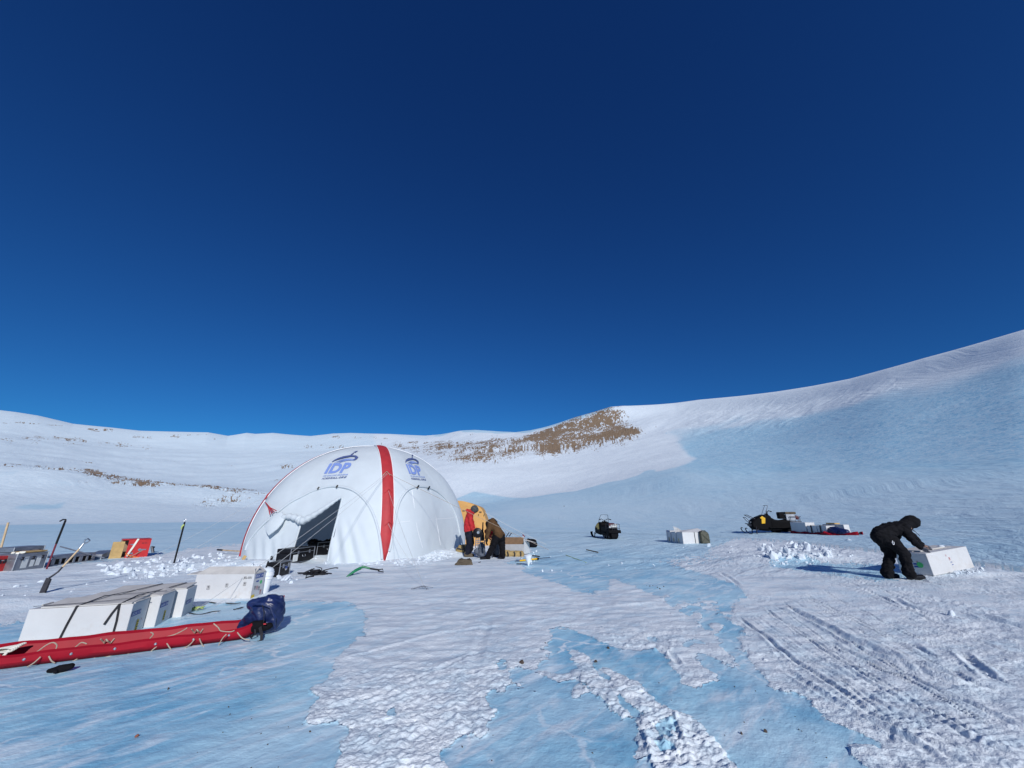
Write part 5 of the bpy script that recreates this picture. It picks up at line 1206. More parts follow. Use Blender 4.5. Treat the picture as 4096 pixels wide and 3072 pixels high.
# ------------------------------------------------------------------ yellow tent behind
Yt = 21.0
def yt(x, y, d=0): return at(x, y, Yt + d)
b0 = G(1760, 2180); t = thing('small_tent', 'mustard yellow tunnel tent partly hidden behind the white dome', 'tent', (yt(1850, 2170).x, Yt + .8, 0))
def ytent():
    prof = [(1960, 2182), (1952, 2120), (1945, 2085), (1925, 2035), (1897, 2019), (1850, 2004), (1800, 2003), (1760, 2010), (1725, 2040), (1700, 2100), (1690, 2182)]
    pr = dense(prof, 5); n = len(pr); mb = MB(); rows = []
    cx = yt(1825, 2100)
    for d, k in ((0, .93), (.12, 1.0), (1.2, 1.0), (2.4, 1.0), (2.55, .9)):
        row = []
        for x, y in pr:
            p = yt(x, y); q = Vector((cx.x + (p.x - cx.x) * k, Yt + d, max(-.1, p.z * k))); row.append(q)
        rows.append(row)
    mb.add([p for r_ in rows for p in r_], [(i * n + j, i * n + j + 1, i * n + n + j + 1, i * n + n + j) for i in range(4) for j in range(n - 1)])
    mb.add(rows[0], [tuple(range(n))]); mb.add(rows[-1], [tuple(range(n - 1, -1, -1))])
    mb.build('fly', M_['tent_yellow'], t, smooth=35)
    for x, y, w, h in ((1922, 2048, .12, .05), (1914, 2060, .03, .09), (1937, 2058, .03, .09), (1855, 2043, .14, .03)): MB().box(yt(x, y, -.03), (w, .02, h)).build('vent_tab', M_['canvas_brown'], t)
    MB().prism([(0, 0), (.12, -.22), (-.03, -.30)], yt(1907, 2104, -.1), (1, 0, 0), (0, 0, 1), (0, 1, 0), .02).build('loose_flap', M_['orange_cord'], t)
ytent()
GY = 'guy lines of the yellow tent'
line(sag(yt(1940, 2050, 0), G(2185, 2178), .05), .009, 'guy_line', 'guy_line', 'upper pale guy line from the yellow tent down to the ice at its right', 'guy line', GY)
line(sag(yt(1945, 2080, 0), G(2110, 2172), .05), .009, 'guy_line', 'guy_line', 'lower pale guy line from the yellow tent down to the ice at its right', 'guy line', GY)
c = at(2090, 2138, 18); single(MB().strap([c, c + Vector((.06, 0, -.06)), c + Vector((.10, 0, -.10))], .05, (0, 0, 1), .01), 'marker_ribbon', M_['pole_maroon'], 'small dark red ribbon on a guy line right of the brown jacket', 'ribbon')

# ------------------------------------------------------------------ people
def head(mb, c, up_, fw, r=.105):
    """skull, jaw, nose, brow and ears round a centre"""
    u, f = Vector(up_).normalized(), Vector(fw).normalized(); s = u.cross(f)
    c = Vector(c); M3 = Matrix((s, f, u)).transposed()
    mb.ellip(c + u * .02, (r * .74, r * .92, r * 1.0), M3).ellip(c - u * .055 + f * .022, (r * .60, r * .72, r * .70), M3)
    mb.capsule(c + f * r * .86 + u * .012, .010, c + f * r * 1.08 - u * .022, .016)
    mb.capsule(c + f * r * .80 + u * .035 + s * .04, .014, c + f * r * .80 + u * .035 - s * .04, .014)
    mb.capsule(c + f * r * .84 - u * .062 + s * .02, .010, c + f * r * .84 - u * .062 - s * .02, .010)
    for k in (-1, 1): mb.ellip(c + s * k * r * .76 - u * .005, (.012, .026, .034), M3)
    return mb
def hand(mb, wrist, palm, d, curl, nrm, r=.010, k=1.0):
    """palm, four fingers of unequal length and a thumb"""
    wrist, palm, d, nrm = Vector(wrist), Vector(palm), Vector(d).normalized(), Vector(nrm).normalized(); sd = d.cross(nrm).normalized()
    mb.capsule(wrist, .030 * k, palm, .034 * k); mb.capsule(palm - sd * .024 * k, .022 * k, palm + sd * .024 * k, .022 * k)
    for i, ln in enumerate((.078, .088, .082, .064)):
        b = palm + sd * (.034 - .023 * i) * k + d * .025 * k; m = b + d * ln * .5 * k - nrm * curl * .012; e = m + (d - nrm * curl).normalized() * ln * .5 * k
        mb.capsule(b, r * k, m, r * k).capsule(m, r * k, e, r * .8 * k)
    b = wrist.lerp(palm, .5) + sd * .03 * k; mb.capsule(b, .014 * k, b + (d + sd * 1.1).normalized() * .045 * k, .012 * k).capsule(b + (d + sd * 1.1).normalized() * .045 * k, .012 * k, b + (d + sd * .5).normalized() * .075 * k, .010 * k)
    return mb
def limb(mb, pts, rs):
    for i in range(len(pts) - 1): mb.capsule(pts[i], rs[i], pts[i + 1], rs[i + 1])
    return mb
def boot(mb, ankle, toe, r=.062):
    ankle, toe = Vector(ankle), Vector(toe); z = gz(ankle.x, ankle.y); hl = Vector((ankle.x, ankle.y, z + .06)) - (toe - ankle).normalized() * .03
    tz = Vector((toe.x, toe.y, gz(toe.x, toe.y) + .05)); q = r / .062; mb.capsule(ankle, r, hl, r * .95).capsule(hl - Vector((0, 0, .01)), .055 * q, tz - (tz - hl) * (.25 if q < 1 else 0), .048 * q).capsule(hl - Vector((0, 0, .025)), .045 * q, tz - (tz - hl) * (.25 if q < 1 else 0) - Vector((0, 0, .015)), .04 * q)
    return mb

# person in black bending over a box at the right
def person_black():
    F = G(3600, 2318).y
    def p(x, y, d=0): return at(3400 + x * .2712, 2000 + y * .2712, F + d)
    t = thing('person', 'person in black hooded suit bending to tip a white box at right', 'person', G(3600, 2318))
    hipc, sh, neck, hd = p(440, 545), p(800, 400), p(860, 365), p(915, 335)
    body = MB(); limb(body, [hipc, p(620, 430), sh], [.14, .13, .13]); limb(body, [sh, neck, hd], [.08, .06, .07])
    head(body, hd, (.55, 0, .8), (.9, 0, -.55))
    for d, kn, an, toe, hx in ((.13, (600, 800), (548, 1085), (690, 1140), 470), (-.12, (800, 820), (880, 1085), (1060, 1125), 540)):
        limb(body, [p(hx, 570, d * .7), p(*kn, d), p(*an, d)], [.10, .065, .05]); boot(body, p(*an, d), p(*toe, d), .036)
    for d, el, wr in ((-.20, (900, 580), (1020, 690)), (.20, (940, 560), (1060, 660))):
        limb(body, [p(800, 430, d * .8), p(*el, d), p(*wr, d)], [.055, .042, .032])
        hand(body, p(*wr, d), p(wr[0] + 40, wr[1] + 25, d), (1, .1, -.45), .25, (-.3, 0, 1))
    blob(body, 'body', M_['skin'], t, .013, 2)
    jk = MB(); limb(jk, [p(455, 500), p(560, 450), p(690, 420), p(800, 400), p(840, 395)], [.165, .165, .155, .145, .10])
    for d in (-.07, .07): limb(jk, [p(450, 520, d), p(640, 440, d), p(800, 405, d * 1.6)], [.15, .14, .115])
    for d, el, wr in ((-.21, (905, 580), (1025, 695)), (.21, (945, 560), (1060, 660))): limb(jk, [p(800, 420, d * .8), p(*el, d), p(*wr, d)], [.10, .075, .056])
    limb(jk, [p(560, 540), p(700, 540)], [.10, .06])
    blob(jk, 'jacket', M_['black_cloth'], t, .014, 2, .022, 9)
    tr = MB(); limb(tr, [p(440, 545, -.06), p(440, 545, .06)], [.165, .165]); limb(tr, [p(480, 600), p(640, 600)], [.14, .12])
    for d, kn, an, hx in ((.13, (595, 800), (545, 1085), 490), (-.12, (805, 810), (870, 1080), 590)):
        limb(tr, [p(hx, 590, d * .8), p((hx + kn[0]) / 2, 690, d), p(*kn, d), p((kn[0] + an[0]) / 2 - 10, (kn[1] + an[1]) / 2, d), p(*an, d)], [.14, .13, .108, .098, .118])
    blob(tr, 'trousers', M_['black_cloth'], t, .015, 2, .024, 9)
    hood = MB(); hood.ellip(p(905, 320), (.155, .15, .15), Matrix.Rotation(.5, 3, 'Y')).capsule(p(800, 370), .12, p(890, 320), .14).capsule(p(975, 350, -.05), .055, p(1005, 375, -.03), .03).capsule(p(975, 350, .05), .055, p(1005, 375, .03), .03).capsule(p(980, 310), .08, p(1000, 360), .05)
    blob(hood, 'hood', M_['black_cloth'], t, .012, 3, .006, 10)
    for d, an, toe in ((.13, (560, 1085), (690, 1140)), (-.12, (890, 1085), (1060, 1125))):
        b = MB(); boot(b, p(*an, d), p(*toe, d), .075); blob(b, 'boot', M_['black_plastic'], t, .012, 3)
    for d, wr in ((-.21, (1025, 690)), (.21, (1060, 655))):
        g = MB(); hand(g, p(*wr, d), p(wr[0] + 42, wr[1] + 28, d), (1, .1, -.5), .35, (-.3, 0, 1), .0125, 1.25); blob(g, 'glove', M_['glove_grey'], t, .0065, 2)
    MB().tube([p(925, 430, -.1), p(960, 465, -.12), p(1030, 530, -.12)], .005, 5).build('drawcord', M_['black_strap'], t); MB().tube([p(915, 440, -.1), p(950, 462, -.1), p(970, 470, -.1)], .005, 5).build('drawcord', M_['black_strap'], t)
    MB().tube([p(628, 600, -.25), p(622, 630, -.26), p(640, 660, -.26), p(652, 655, -.26), p(645, 615, -.25)], .006, 5).build('zip_pull', M_['white_trim'], t)
    return F
FB = person_black()
# the box being tipped
def tipped_box():
    Y = G(3735, 2306).y - .03
    def p(x, y, d=0): return at(x, y, Y + d)
    bl = p(3737, 2304); Lx = 1.0; right = p(3899, 2270, .48); tl = p(3704, 2214)
    exv = (right - bl); L = exv.length; ex = exv.normalized(); ez = (tl - bl); H = ez.length; ez = (ez - ex * ez.dot(ex)).normalized()
    f = Fr(bl, ex, ez); D = .62
    t = core_box('ice_core_box', 'large white box with a green sticker being tipped by the person in black', f, L, D, H, None,
        texts=[('left', D * .62, H * .55, .03, 'redicon', ''), ('left', D * .50, H * .44, .13, 'bar', ''), ('left', D * .50, H * .32, .13, 'bar', ''), ('left', D * .72, H * .34, .0, 'none', ''),
               ('front', L * .48, H * .42, .055, 'bar', ''), ('front', L * .49, H * .30, .055, 'bar', ''), ('front', L * .47, H * .53, .05, 'redicon', ''), ('front', L * .42, H * .72, .03, 'redicon', '')])
    n = -f.ex; MB().lathe([(.06, 0), (.06, .002)], f.P(0, D * .30, H * .45) + n * .004, n, 20).build('sticker', M_['sticker_green'], t)
    MB().strap([f.P(L * .05, D * .55, H + .01), f.P(L * .5, D * .35, H + .016), f.P(L * .8, D * .25, H + .01)], .03, f.ey, .006).build('tape', M_['cardboard_grey'], t)
    q = MB(); q.add([f.P(L * a, D * b, H + .008) for a, b in ((.1, .3), (.7, .28), (.75, .95), (.15, .95))] + [f.P(L * a, D * b, H + .03) for a, b in ((.1, .3), (.7, .28), (.75, .95), (.15, .95))], [(3, 2, 1, 0), (4, 5, 6, 7), (0, 1, 5, 4), (1, 2, 6, 5), (2, 3, 7, 6), (3, 0, 4, 7)]); q.build('flap', M_['cardboard_grey'], t)
    c = f.P(L * .72, D * .4, H + .03); MB().ellip(c, (.07, .05, .03)).build('snow_crumb', M_['snow_block'], t, smooth=True)
tipped_box()

# standing person in red jacket
def person_red():
    F = G(1878, 2228).y
    def p(x, y, d=0): return at(1780 + x * .1899, 1980 + y * .1899, F + d)
    t = thing('person', 'standing person in red jacket and grey knit hat looking down', 'person', G(1878, 2228))
    body = MB(); hd = p(628, 312)
    limb(body, [p(505, 800), p(510, 600), p(530, 430)], [.14, .13, .13]); limb(body, [p(545, 390), p(600, 340)], [.065, .06]); head(body, hd, (.5, 0, .87), (.85, 0, -.5))
    for d, kn, an, toe in ((-.09, (520, 1010), (470, 1220), (560, 1270)), (.10, (560, 1000), (510, 1210), (580, 1250))):
        limb(body, [p(505, 800, d), p(*kn, d), p(*an, d)], [.10, .065, .05]); boot(body, p(*an, d), p(*toe, d), .036)
    for d, el, wr in ((-.20, (545, 620), (600, 790)), (.2, (570, 620), (620, 790))):
        limb(body, [p(520, 430, d * .85), p(*el, d), p(*wr, d)], [.06, .045, .034]); hand(body, p(*wr, d), p(wr[0] + 6, wr[1] + 40, d), (.15, 0, -1), .5, (1, 0, .1))
    blob(body, 'body', M_['skin'], t, .014, 2)
    jk = MB()
    for d in (-.08, .08): limb(jk, [p(490, 720, d), p(490, 600, d), p(520, 430, d), p(540, 390, d * .6)], [.175, .165, .145, .10])
    limb(jk, [p(480, 730), p(500, 760)], [.16, .15]); limb(jk, [p(540, 380), p(590, 350)], [.12, .10]); limb(jk, [p(470, 330, .0), p(540, 360)], [.07, .11])
    for d, el, wr in ((-.22, (550, 610), (585, 720)), (.22, (575, 610), (610, 720))): limb(jk, [p(520, 430, d * .8), p(*el, d), p(*wr, d)], [.105, .085, .07])
    blob(jk, 'jacket', M_['jacket_red'], t, .016, 3, .015, 8)
    tr = MB()
    for d, kn, an in ((-.09, (515, 1010), (465, 1220)), (.10, (555, 1000), (505, 1200))): limb(tr, [p(500, 790, d), p(*kn, d), p(*an, d)], [.155, .12, .10])
    limb(tr, [p(505, 780), p(510, 820)], [.16, .16]); blob(tr, 'trousers', M_['trousers_navy'], t, .016, 3, .014, 8)
    for d, an, toe in ((-.09, (455, 1215), (560, 1280)), (.10, (505, 1205), (580, 1255))):
        b = MB(); boot(b, p(*an, d), p(*toe, d), .085); blob(b, 'boot', M_['canvas_brown'], t, .014, 3)
    hat = MB(); hat.ellip(p(618, 300), (.15, .135, .155), Matrix.Rotation(.4, 3, 'Y')); hat.capsule(p(600, 330), .11, p(655, 310), .10); blob(hat, 'knit_hat', M_['hat_grey'], t, .012, 2, .004, 30)
    gg = MB(); gg.capsule(p(668, 345, -.05), .035, p(668, 345, .05), .035); blob(gg, 'sunglasses', M_['black_plastic'], t, .01, 1)
    for d, wr in ((-.22, (598, 760)), (.22, (618, 760))):
        g = MB(); g.capsule(p(590, 720, d), .06, p(*wr, d), .05); hand(g, p(*wr, d), p(wr[0] + 8, wr[1] + 45, d), (.15, 0, -1), .5, (1, 0, .1), .0135, 1.35); blob(g, 'glove', M_['glove_tan'], t, .0085, 2)
person_red()
# bent person in brown jacket
def person_brown():
    F = G(1985, 2238).y
    def p(x, y, d=0): return at(1780 + x * .1899, 1980 + y * .1899, F + d)
    t = thing('person', 'person in brown jacket and black trousers bent over with hands low', 'person', G(1985, 2238))
    body = MB(); hd = p(925, 640, -.02)
    limb(body, [p(1130, 860), p(1060, 720), p(985, 600)], [.14, .13, .12]); limb(body, [p(975, 580), p(935, 610)], [.065, .06]); head(body, hd, (-.6, .1, -.5), (-.5, 0, -.85))
    LEG = ((-.12, (1010, 1070), (900, 1300), (770, 1345), 1080), (.10, (1205, 1080), (1215, 1300), (1150, 1370), 1180))
    for d, kn, an, toe, hx in LEG: limb(body, [p(hx, 880, d), p(*kn, d), p(*an, d)], [.10, .065, .05]); boot(body, p(*an, d), p(*toe, d), .036)
    for d, el, wr in ((-.2, (900, 790), (880, 930)), (.2, (910, 790), (870, 930))):
        limb(body, [p(955, 620, d), p(*el, d), p(*wr, d)], [.06, .045, .034]); hand(body, p(*wr, d), p(wr[0] - 5, wr[1] + 35, d), (-.1, 0, -1), .7, (-1, 0, 0))
    blob(body, 'body', M_['skin'], t, .014, 2)
    jk = MB()
    for d in (-.11, .11): limb(jk, [p(1130, 820, d), p(1090, 740, d), p(1010, 620, d), p(985, 570, d * .7)], [.175, .165, .15, .11])
    limb(jk, [p(1030, 870), p(1230, 845)], [.10, .08]); limb(jk, [p(1000, 560), p(930, 590)], [.13, .10]); limb(jk, [p(1060, 690), p(1180, 820)], [.16, .12])
    for d, el, wr in ((-.22, (905, 780), (885, 890)), (.22, (915, 780), (875, 890))): limb(jk, [p(960, 620, d * .9), p(*el, d), p(*wr, d)], [.11, .09, .075])
    blob(jk, 'jacket', M_['jacket_brown'], t, .016, 3, .015, 8)
    hd2 = MB(); limb(hd2, [p(925, 580), p(1010, 535), p(1075, 570)], [.085, .085, .06]); limb(hd2, [p(905, 610), p(925, 650)], [.10, .11]); blob(hd2, 'hood', M_['black_cloth'], t, .014, 3, .008)
    tr = MB()
    for d, kn, an, toe, hx in LEG: limb(tr, [p(hx, 900, d), p(*kn, d), p(*an, d)], [.155, .115, .095])
    limb(tr, [p(1090, 890), p(1180, 880)], [.16, .16]); blob(tr, 'trousers', M_['black_cloth'], t, .016, 3, .014, 8)
    for d, kn, an, toe, hx in LEG: b = MB(); boot(b, p(*an, d), p(*toe, d), .08); blob(b, 'boot', M_['black_plastic'], t, .014, 3)
    for d, wr in ((-.22, (885, 925)), (.22, (873, 925))): g = MB(); hand(g, p(*wr, d), p(wr[0] - 5, wr[1] + 40, d), (-.1, 0, -1), .7, (-1, 0, 0), .013, 1.3); blob(g, 'glove', M_['black_cloth'], t, .0085, 2)
person_brown()
# crouching person behind
def person_behind():
    F = G(1985, 2238).y + .95
    def p(x, y, d=0): return at(1780 + x * .1899, 1980 + y * .1899, F + d)
    t = thing('person', 'person in red jacket and grey trousers mostly hidden behind the brown jacket', 'person', G(1985, 2226))
    body = MB(); hd = p(960, 640)
    limb(body, [p(1080, 900), p(1000, 760)], [.14, .13]); limb(body, [p(985, 710), p(965, 660)], [.065, .06]); head(body, hd, (-.6, 0, .7), (-.8, 0, -.5))
    LEG = ((-.08, (1090, 1040), (1100, 1230), (1020, 1270)), (.12, (1050, 1040), (1060, 1220), (980, 1250)))
    for d, kn, an, toe in LEG: limb(body, [p(1085, 920, d), p(*kn, d), p(*an, d)], [.10, .065, .05]); boot(body, p(*an, d), p(*toe, d), .036)
    for d, el, wr in ((-.2, (880, 760), (930, 850)), (.2, (890, 770), (900, 880))): limb(body, [p(985, 720, d), p(*el, d), p(*wr, d)], [.06, .045, .034]); hand(body, p(*wr, d), p(wr[0] + 15, wr[1] + 20, d), (.6, 0, -.7), .7, (-1, 0, 0))
    blob(body, 'body', M_['skin'], t, .014, 2)
    jk = MB(); limb(jk, [p(1080, 880), p(1000, 740), p(970, 690)], [.18, .17, .13])
    for d, el, wr in ((-.22, (872, 770), (925, 850)), (.22, (890, 770), (900, 860))): limb(jk, [p(960, 690, d * .9), p(*el, d), p(*wr, d)], [.10, .085, .07])
    blob(jk, 'jacket', M_['jacket_red'], t, .016, 3, .014, 8)
    tr = MB()
    for d, kn, an, toe in LEG: limb(tr, [p(1085, 920, d), p(*kn, d), p(*an, d)], [.15, .115, .10])
    blob(tr, 'trousers', M_['trousers_grey'], t, .016, 3, .012, 8)
    for d, kn, an, toe in LEG: b = MB(); boot(b, p(*an, d), p(*toe, d), .085); blob(b, 'boot', M_['black_plastic'], t, .014, 3)
    hat = MB(); hat.ellip(p(958, 632), (.12, .12, .12)); blob(hat, 'knit_hat', M_['black_cloth'], t, .014, 2)
    for d, wr in ((-.22, (935, 850)), (.22, (900, 870))): g = MB(); hand(g, p(*wr, d), p(wr[0] + 15, wr[1] + 22, d), (.6, 0, -.7), .8, (-1, 0, 0), .014, 1.4); blob(g, 'glove', M_['glove_red'], t, .0085, 2)
person_behind()

# ------------------------------------------------------------------ drill gear between the people
def drill():
    F = G(1925, 2232).y
    def p(x, y, d=0): return at(1780 + x * .1899, 1980 + y * .1899, F + d)
    t = thing('drill_stand', 'metal ladder frame stand with a round black motor between the people', 'drill stand', G(1922, 2230))
    q = MB()
    for a, b in (((655, 890), (640, 1120)), ((740, 880), (735, 1300)), ((830, 960), (845, 1250)), ((700, 890), (690, 1200))): q.tube([p(*a), p(*b)], .018, 6)
    for y in (960, 1000, 1050, 1120, 1200, 1270): q.tube([p(650 + (y - 960) * .02, y), p(840, y)], .014, 6)
    q.build('frame', M_['dull_metal'], t)
    q = MB().lathe([(.12, 0), (.17, .03), (.18, .08), (.17, .13), (.10, .16)], p(690, 795, .08), (0, -1, 0), 20); q.build('motor', M_['black_plastic'], t, smooth=40)
    MB().lathe([(.05, 0), (.05, .02)], p(700, 790, -.085), (0, -1, 0), 14).build('motor_cap', M_['metal'], t)
    MB().tube([p(800, 575), p(795, 700), p(785, 790)], [.022, .026, .045], 8).build('handle', M_['black_plastic'], t, smooth=True)
    MB().tube([p(780, 790), p(790, 950)], .075, 12).build('gear_housing', M_['black_plastic'], t, smooth=40)
    MB().tube([p(700, 850), p(705, 900)], .035, 8).build('yellow_collar', M_['machine_yellow'], t)
    b = MB(); b.capsule(p(770, 1080), .12, p(775, 1230), .14).capsule(p(710, 1220), .08, p(650, 1180), .08).capsule(p(720, 1270), .08, p(800, 1270), .08)
    o = blob(b, 'gear_bag', M_['bag_grey'], None, .016, 4, .02, 10); tag(origin_to_base(o), 'grey cloth gear bag hanging in the metal ladder frame', 'bag')
    st = thing('ski_pole', 'thin black and silver rod standing between the legs of the brown jacket', 'rod', p(1000, 1340))
    MB().tube([p(1010, 1060), p(1000, 1340)], .016, 6).build('shaft', M_['dark_metal'], st); MB().tube([p(985, 1120), p(985, 1300)], .012, 6).build('rail', M_['metal'], st)
drill()
# bags and boxes round the drill
def soft_bag(name, label, pts, Y, m, group=None, straps=(), vox=.014):
    mb = MB()
    for (x0, y0, r0, x1, y1, r1) in pts: mb.capsule(at(x0, y0, Y), r0, at(x1, y1, Y), r1)
    t = thing(name, label, 'bag', at(pts[0][0], pts[0][1], Y) - Vector((0, 0, .1)), group); blob(mb, 'body', M_[m], t, vox, 4, .014, 8)
    for s in straps: MB().strap([at(x, y, Y - d) for x, y, d in s], .045, (1, 0, 0), .01).build('strap', M_['black_strap'], t)
    return t
Y = G(1845, 2215).y; soft_bag('duffel_bag', 'tan duffel bag with black bands left of the red jacket', [(1835, 2200, .12, 1880, 2196, .13), (1840, 2188, .08, 1870, 2184, .08)], Y + .2, 'canvas_tan', None, [[(1828, 2192, .14), (1845, 2197, .16), (1860, 2196, .16)], [(1852, 2180, .12), (1856, 2196, .16), (1858, 2210, .13)]])
Y = G(2075, 2228).y; soft_bag('duffel_bag', 'long tan duffel bag right of the brown jacket', [(2018, 2212, .11, 2085, 2220, .12), (2060, 2214, .10, 2085, 2214, .10)], Y + .15, 'canvas_tan', None, [[(2030, 2205, .13), (2032, 2214, .14), (2034, 2226, .12)], [(2056, 2206, .13), (2060, 2216, .15), (2056, 2230, .12)], [(2082, 2206, .13), (2084, 2216, .14), (2082, 2230, .12)]])
c0 = G(1857, 2262); t = thing('canvas_bag', 'flat topped dark olive canvas bag alone on the snow before the people', 'bag', c0)
mb = MB(); Y = c0.y + .12
def q_(x, y, d): return at(x, y, Y + d)
mb.add([q_(1818, 2260, -.12), q_(1894, 2262, -.12), q_(1886, 2238, -.04), q_(1836, 2237, -.04)] + [q_(1822, 2258, .2), q_(1890, 2260, .2), q_(1884, 2236, .12), q_(1838, 2235, .12)], [(0, 1, 2, 3), (7, 6, 5, 4), (0, 4, 5, 1), (1, 5, 6, 2), (2, 6, 7, 3), (3, 7, 4, 0)])
blob(mb, 'body', M_['canvas_brown'], t, .014, 3, .02, 9)
MB().tube([q_(1838, 2237, 0), q_(1846, 2233, 0), q_(1858, 2238, 0)], .012, 6).build('handle', M_['black_strap'], t); MB().tube([q_(1870, 2238, 0), q_(1878, 2233, 0), q_(1882, 2240, 0)], .014, 6).build('handle', M_['black_strap'], t)
c = G(1915, 2254); single(MB().tube([c, at(1922, 2246, c.y)], .012, 5).tube([at(1913, 2250, c.y), at(1918, 2251, c.y)], .012, 5), 'small_bracket', M_['dark_metal'], 'small dark Y shaped bracket on the snow right of the olive bag', 'bracket')
# open carton
F = G(2095, 2222).y
def p(x, y, d=0): return at(1780 + x * .1899, 1980 + y * .1899, F + d)
t = thing('open_carton', 'long open white carton with brown inside right of the brown jacket', 'box', G(2070, 2220)); f = Fr(p(1240, 1230, .1), (1, .0, 0)); L = (p(1670, 1230) - p(1240, 1230)).x; H = .33; th = .012
MB().box(f.P(L / 2, 0, H / 2), (L, th, H), f.M).build('front_wall', M_['dull_white'], t); MB().box(f.P(L / 2, .5, H * .85), (L, th, H * 1.7), f.M).build('back_wall', M_['cardboard_dark'], t)
ew = MB(); e0, e1, e2, e3 = p(1665, 1245, .1), p(1785, 1225, .62), p(1770, 1000, .62), p(1670, 960, .1); n = (e1 - e0).cross(e3 - e0).normalized() * th; ew.add([e0, e1, e2, e3, e0 + n, e1 + n, e2 + n, e3 + n], [(0, 1, 2, 3), (7, 6, 5, 4), (0, 4, 5, 1), (1, 5, 6, 2), (2, 6, 7, 3), (3, 7, 4, 0)]); ew.build('end_wall', M_['box_white'], t)
MB().box(f.P(L / 2, .26, .01), (L * .98, .46, .014), f.M).build('bottom', M_['cardboard'], t)
nn = -n.normalized() * .006
for x, y, w, h, m in ((1700, 1130, .12, .09, 'sticker_yellow'), (1700, 1070, .10, .05, 'tent_red'), (1715, 1030, .1, .06, 'paper')): rect(MB(), p(x, y, .1 + .52 * (x - 1665) / 120) + (e1 - e0).normalized() * 0, (e1 - e0), (0, 0, 1), w, h, -.02).build('label', M_[m], t)
fl = MB(); a0, a1, a2, a3 = p(1660, 955, .1), p(1720, 940, .6), p(1930, 1010, .6), p(1900, 1000, .1); dz = Vector((0, 0, .008)); fl.add([a0, a1, a2, a3, a0 + dz, a1 + dz, a2 + dz, a3 + dz], [(0, 1, 2, 3), (7, 6, 5, 4), (0, 4, 5, 1), (1, 5, 6, 2), (2, 6, 7, 3), (3, 7, 4, 0)]); fl.build('flap', M_['cardboard_grey'], t)
Yb_ = G(2125, 2190).y; soft_bag('black_bag', 'small black bag standing behind the right end of the open carton', [(2120, 2172, .17, 2136, 2178, .17), (2112, 2160, .07, 2138, 2166, .1)], Yb_, 'black_cloth')
# tools on the snow
def rod(pts, rad, m, name, label, cat='rod', group=None): return single(MB().tube(pts, rad, 8), name, M_[m], label, cat, group, smooth=True)
rod([G(2095, 2218, .05), G(2158, 2226, .05)], .022, 'dark_metal', 'steel_rod', 'dark rod lying on the snow right of the long tan duffel bag')
a, b = G(2063, 2244, .04), G(2200, 2230, .06); t = thing('drill_rod', 'yellow and steel drill rod lying on the snow by the white funnel', 'rod', a); d = b - a
MB().tube([a, a + d * .1], .03, 8).build('coupling', M_['metal'], t); MB().tube([a + d * .1, a + d * .6], .028, 8).build('yellow_shaft', M_['machine_yellow'], t, smooth=True); MB().tube([a + d * .6, a + d * .65], .04, 8).build('black_collar', M_['black_plastic'], t); MB().tube([a + d * .65, b], .018, 8).build('steel_shaft', M_['metal'], t, smooth=True)
c = G(2112, 2264); t = thing('funnel', 'white pointed plastic funnel standing on the snow with black tips inside', 'funnel', c); yb = c.y
MB().lathe([(.01, 0), (.13, .32), (.135, .33), (.12, .32)], at(2114, 2266, yb), (-.03, 0, 1), 18).build('cone', M_['snow_white_plastic'], t, smooth=40)
for dx in (0, 5): MB().tube([at(2108 + dx, 2240, yb), at(2110 + dx, 2228, yb)], .015, 6).build('tip', M_['black_plastic'], t)
rod([G(2066, 2256, .02), G(2085, 2256, .02)], .02, 'dark_metal', 'steel_pin', 'short dark pin on the snow left of the white funnel', 'pin')
rod([at(2024, 2148, 20), at(2036, 2130, 20)], .02, 'dark_metal', 'snow_stake', 'left one of two dark stakes poking from snow behind the open carton', 'stake'); rod([at(2036, 2146, 20), at(2046, 2132, 20)], .02, 'dark_metal', 'snow_stake', 'right one of two dark stakes poking from snow behind the open carton', 'stake')
rod([G(2346, 2199, .05), G(2392, 2209, .05)], .022, 'canvas_brown', 'wooden_stick', 'brown stick lying on the ice between the funnel and the white boxes', 'stick')
rod([G(2263, 2220, .01), G(2290, 2230, .01), G(2345, 2250, .01)], .01, 'rope_lime', 'thin_cord', 'thin lime cord lying on the ice right of the drill rods', 'cord')
c = G(1700, 2355); mb = MB()
for k in range(5): mb.tube([c + Vector((random.uniform(-.3, .3), random.uniform(-.25, .25), .02)), c + Vector((random.uniform(-.1, .1), random.uniform(-.1, .1), .06)), c + Vector((random.uniform(-.3, .3), random.uniform(-.25, .25), .02))], .004, 5)
single(mb, 'anchor_knot', M_['bag_grey'], 'small tangle of thin cord at a guy anchor before the tent', 'cord')
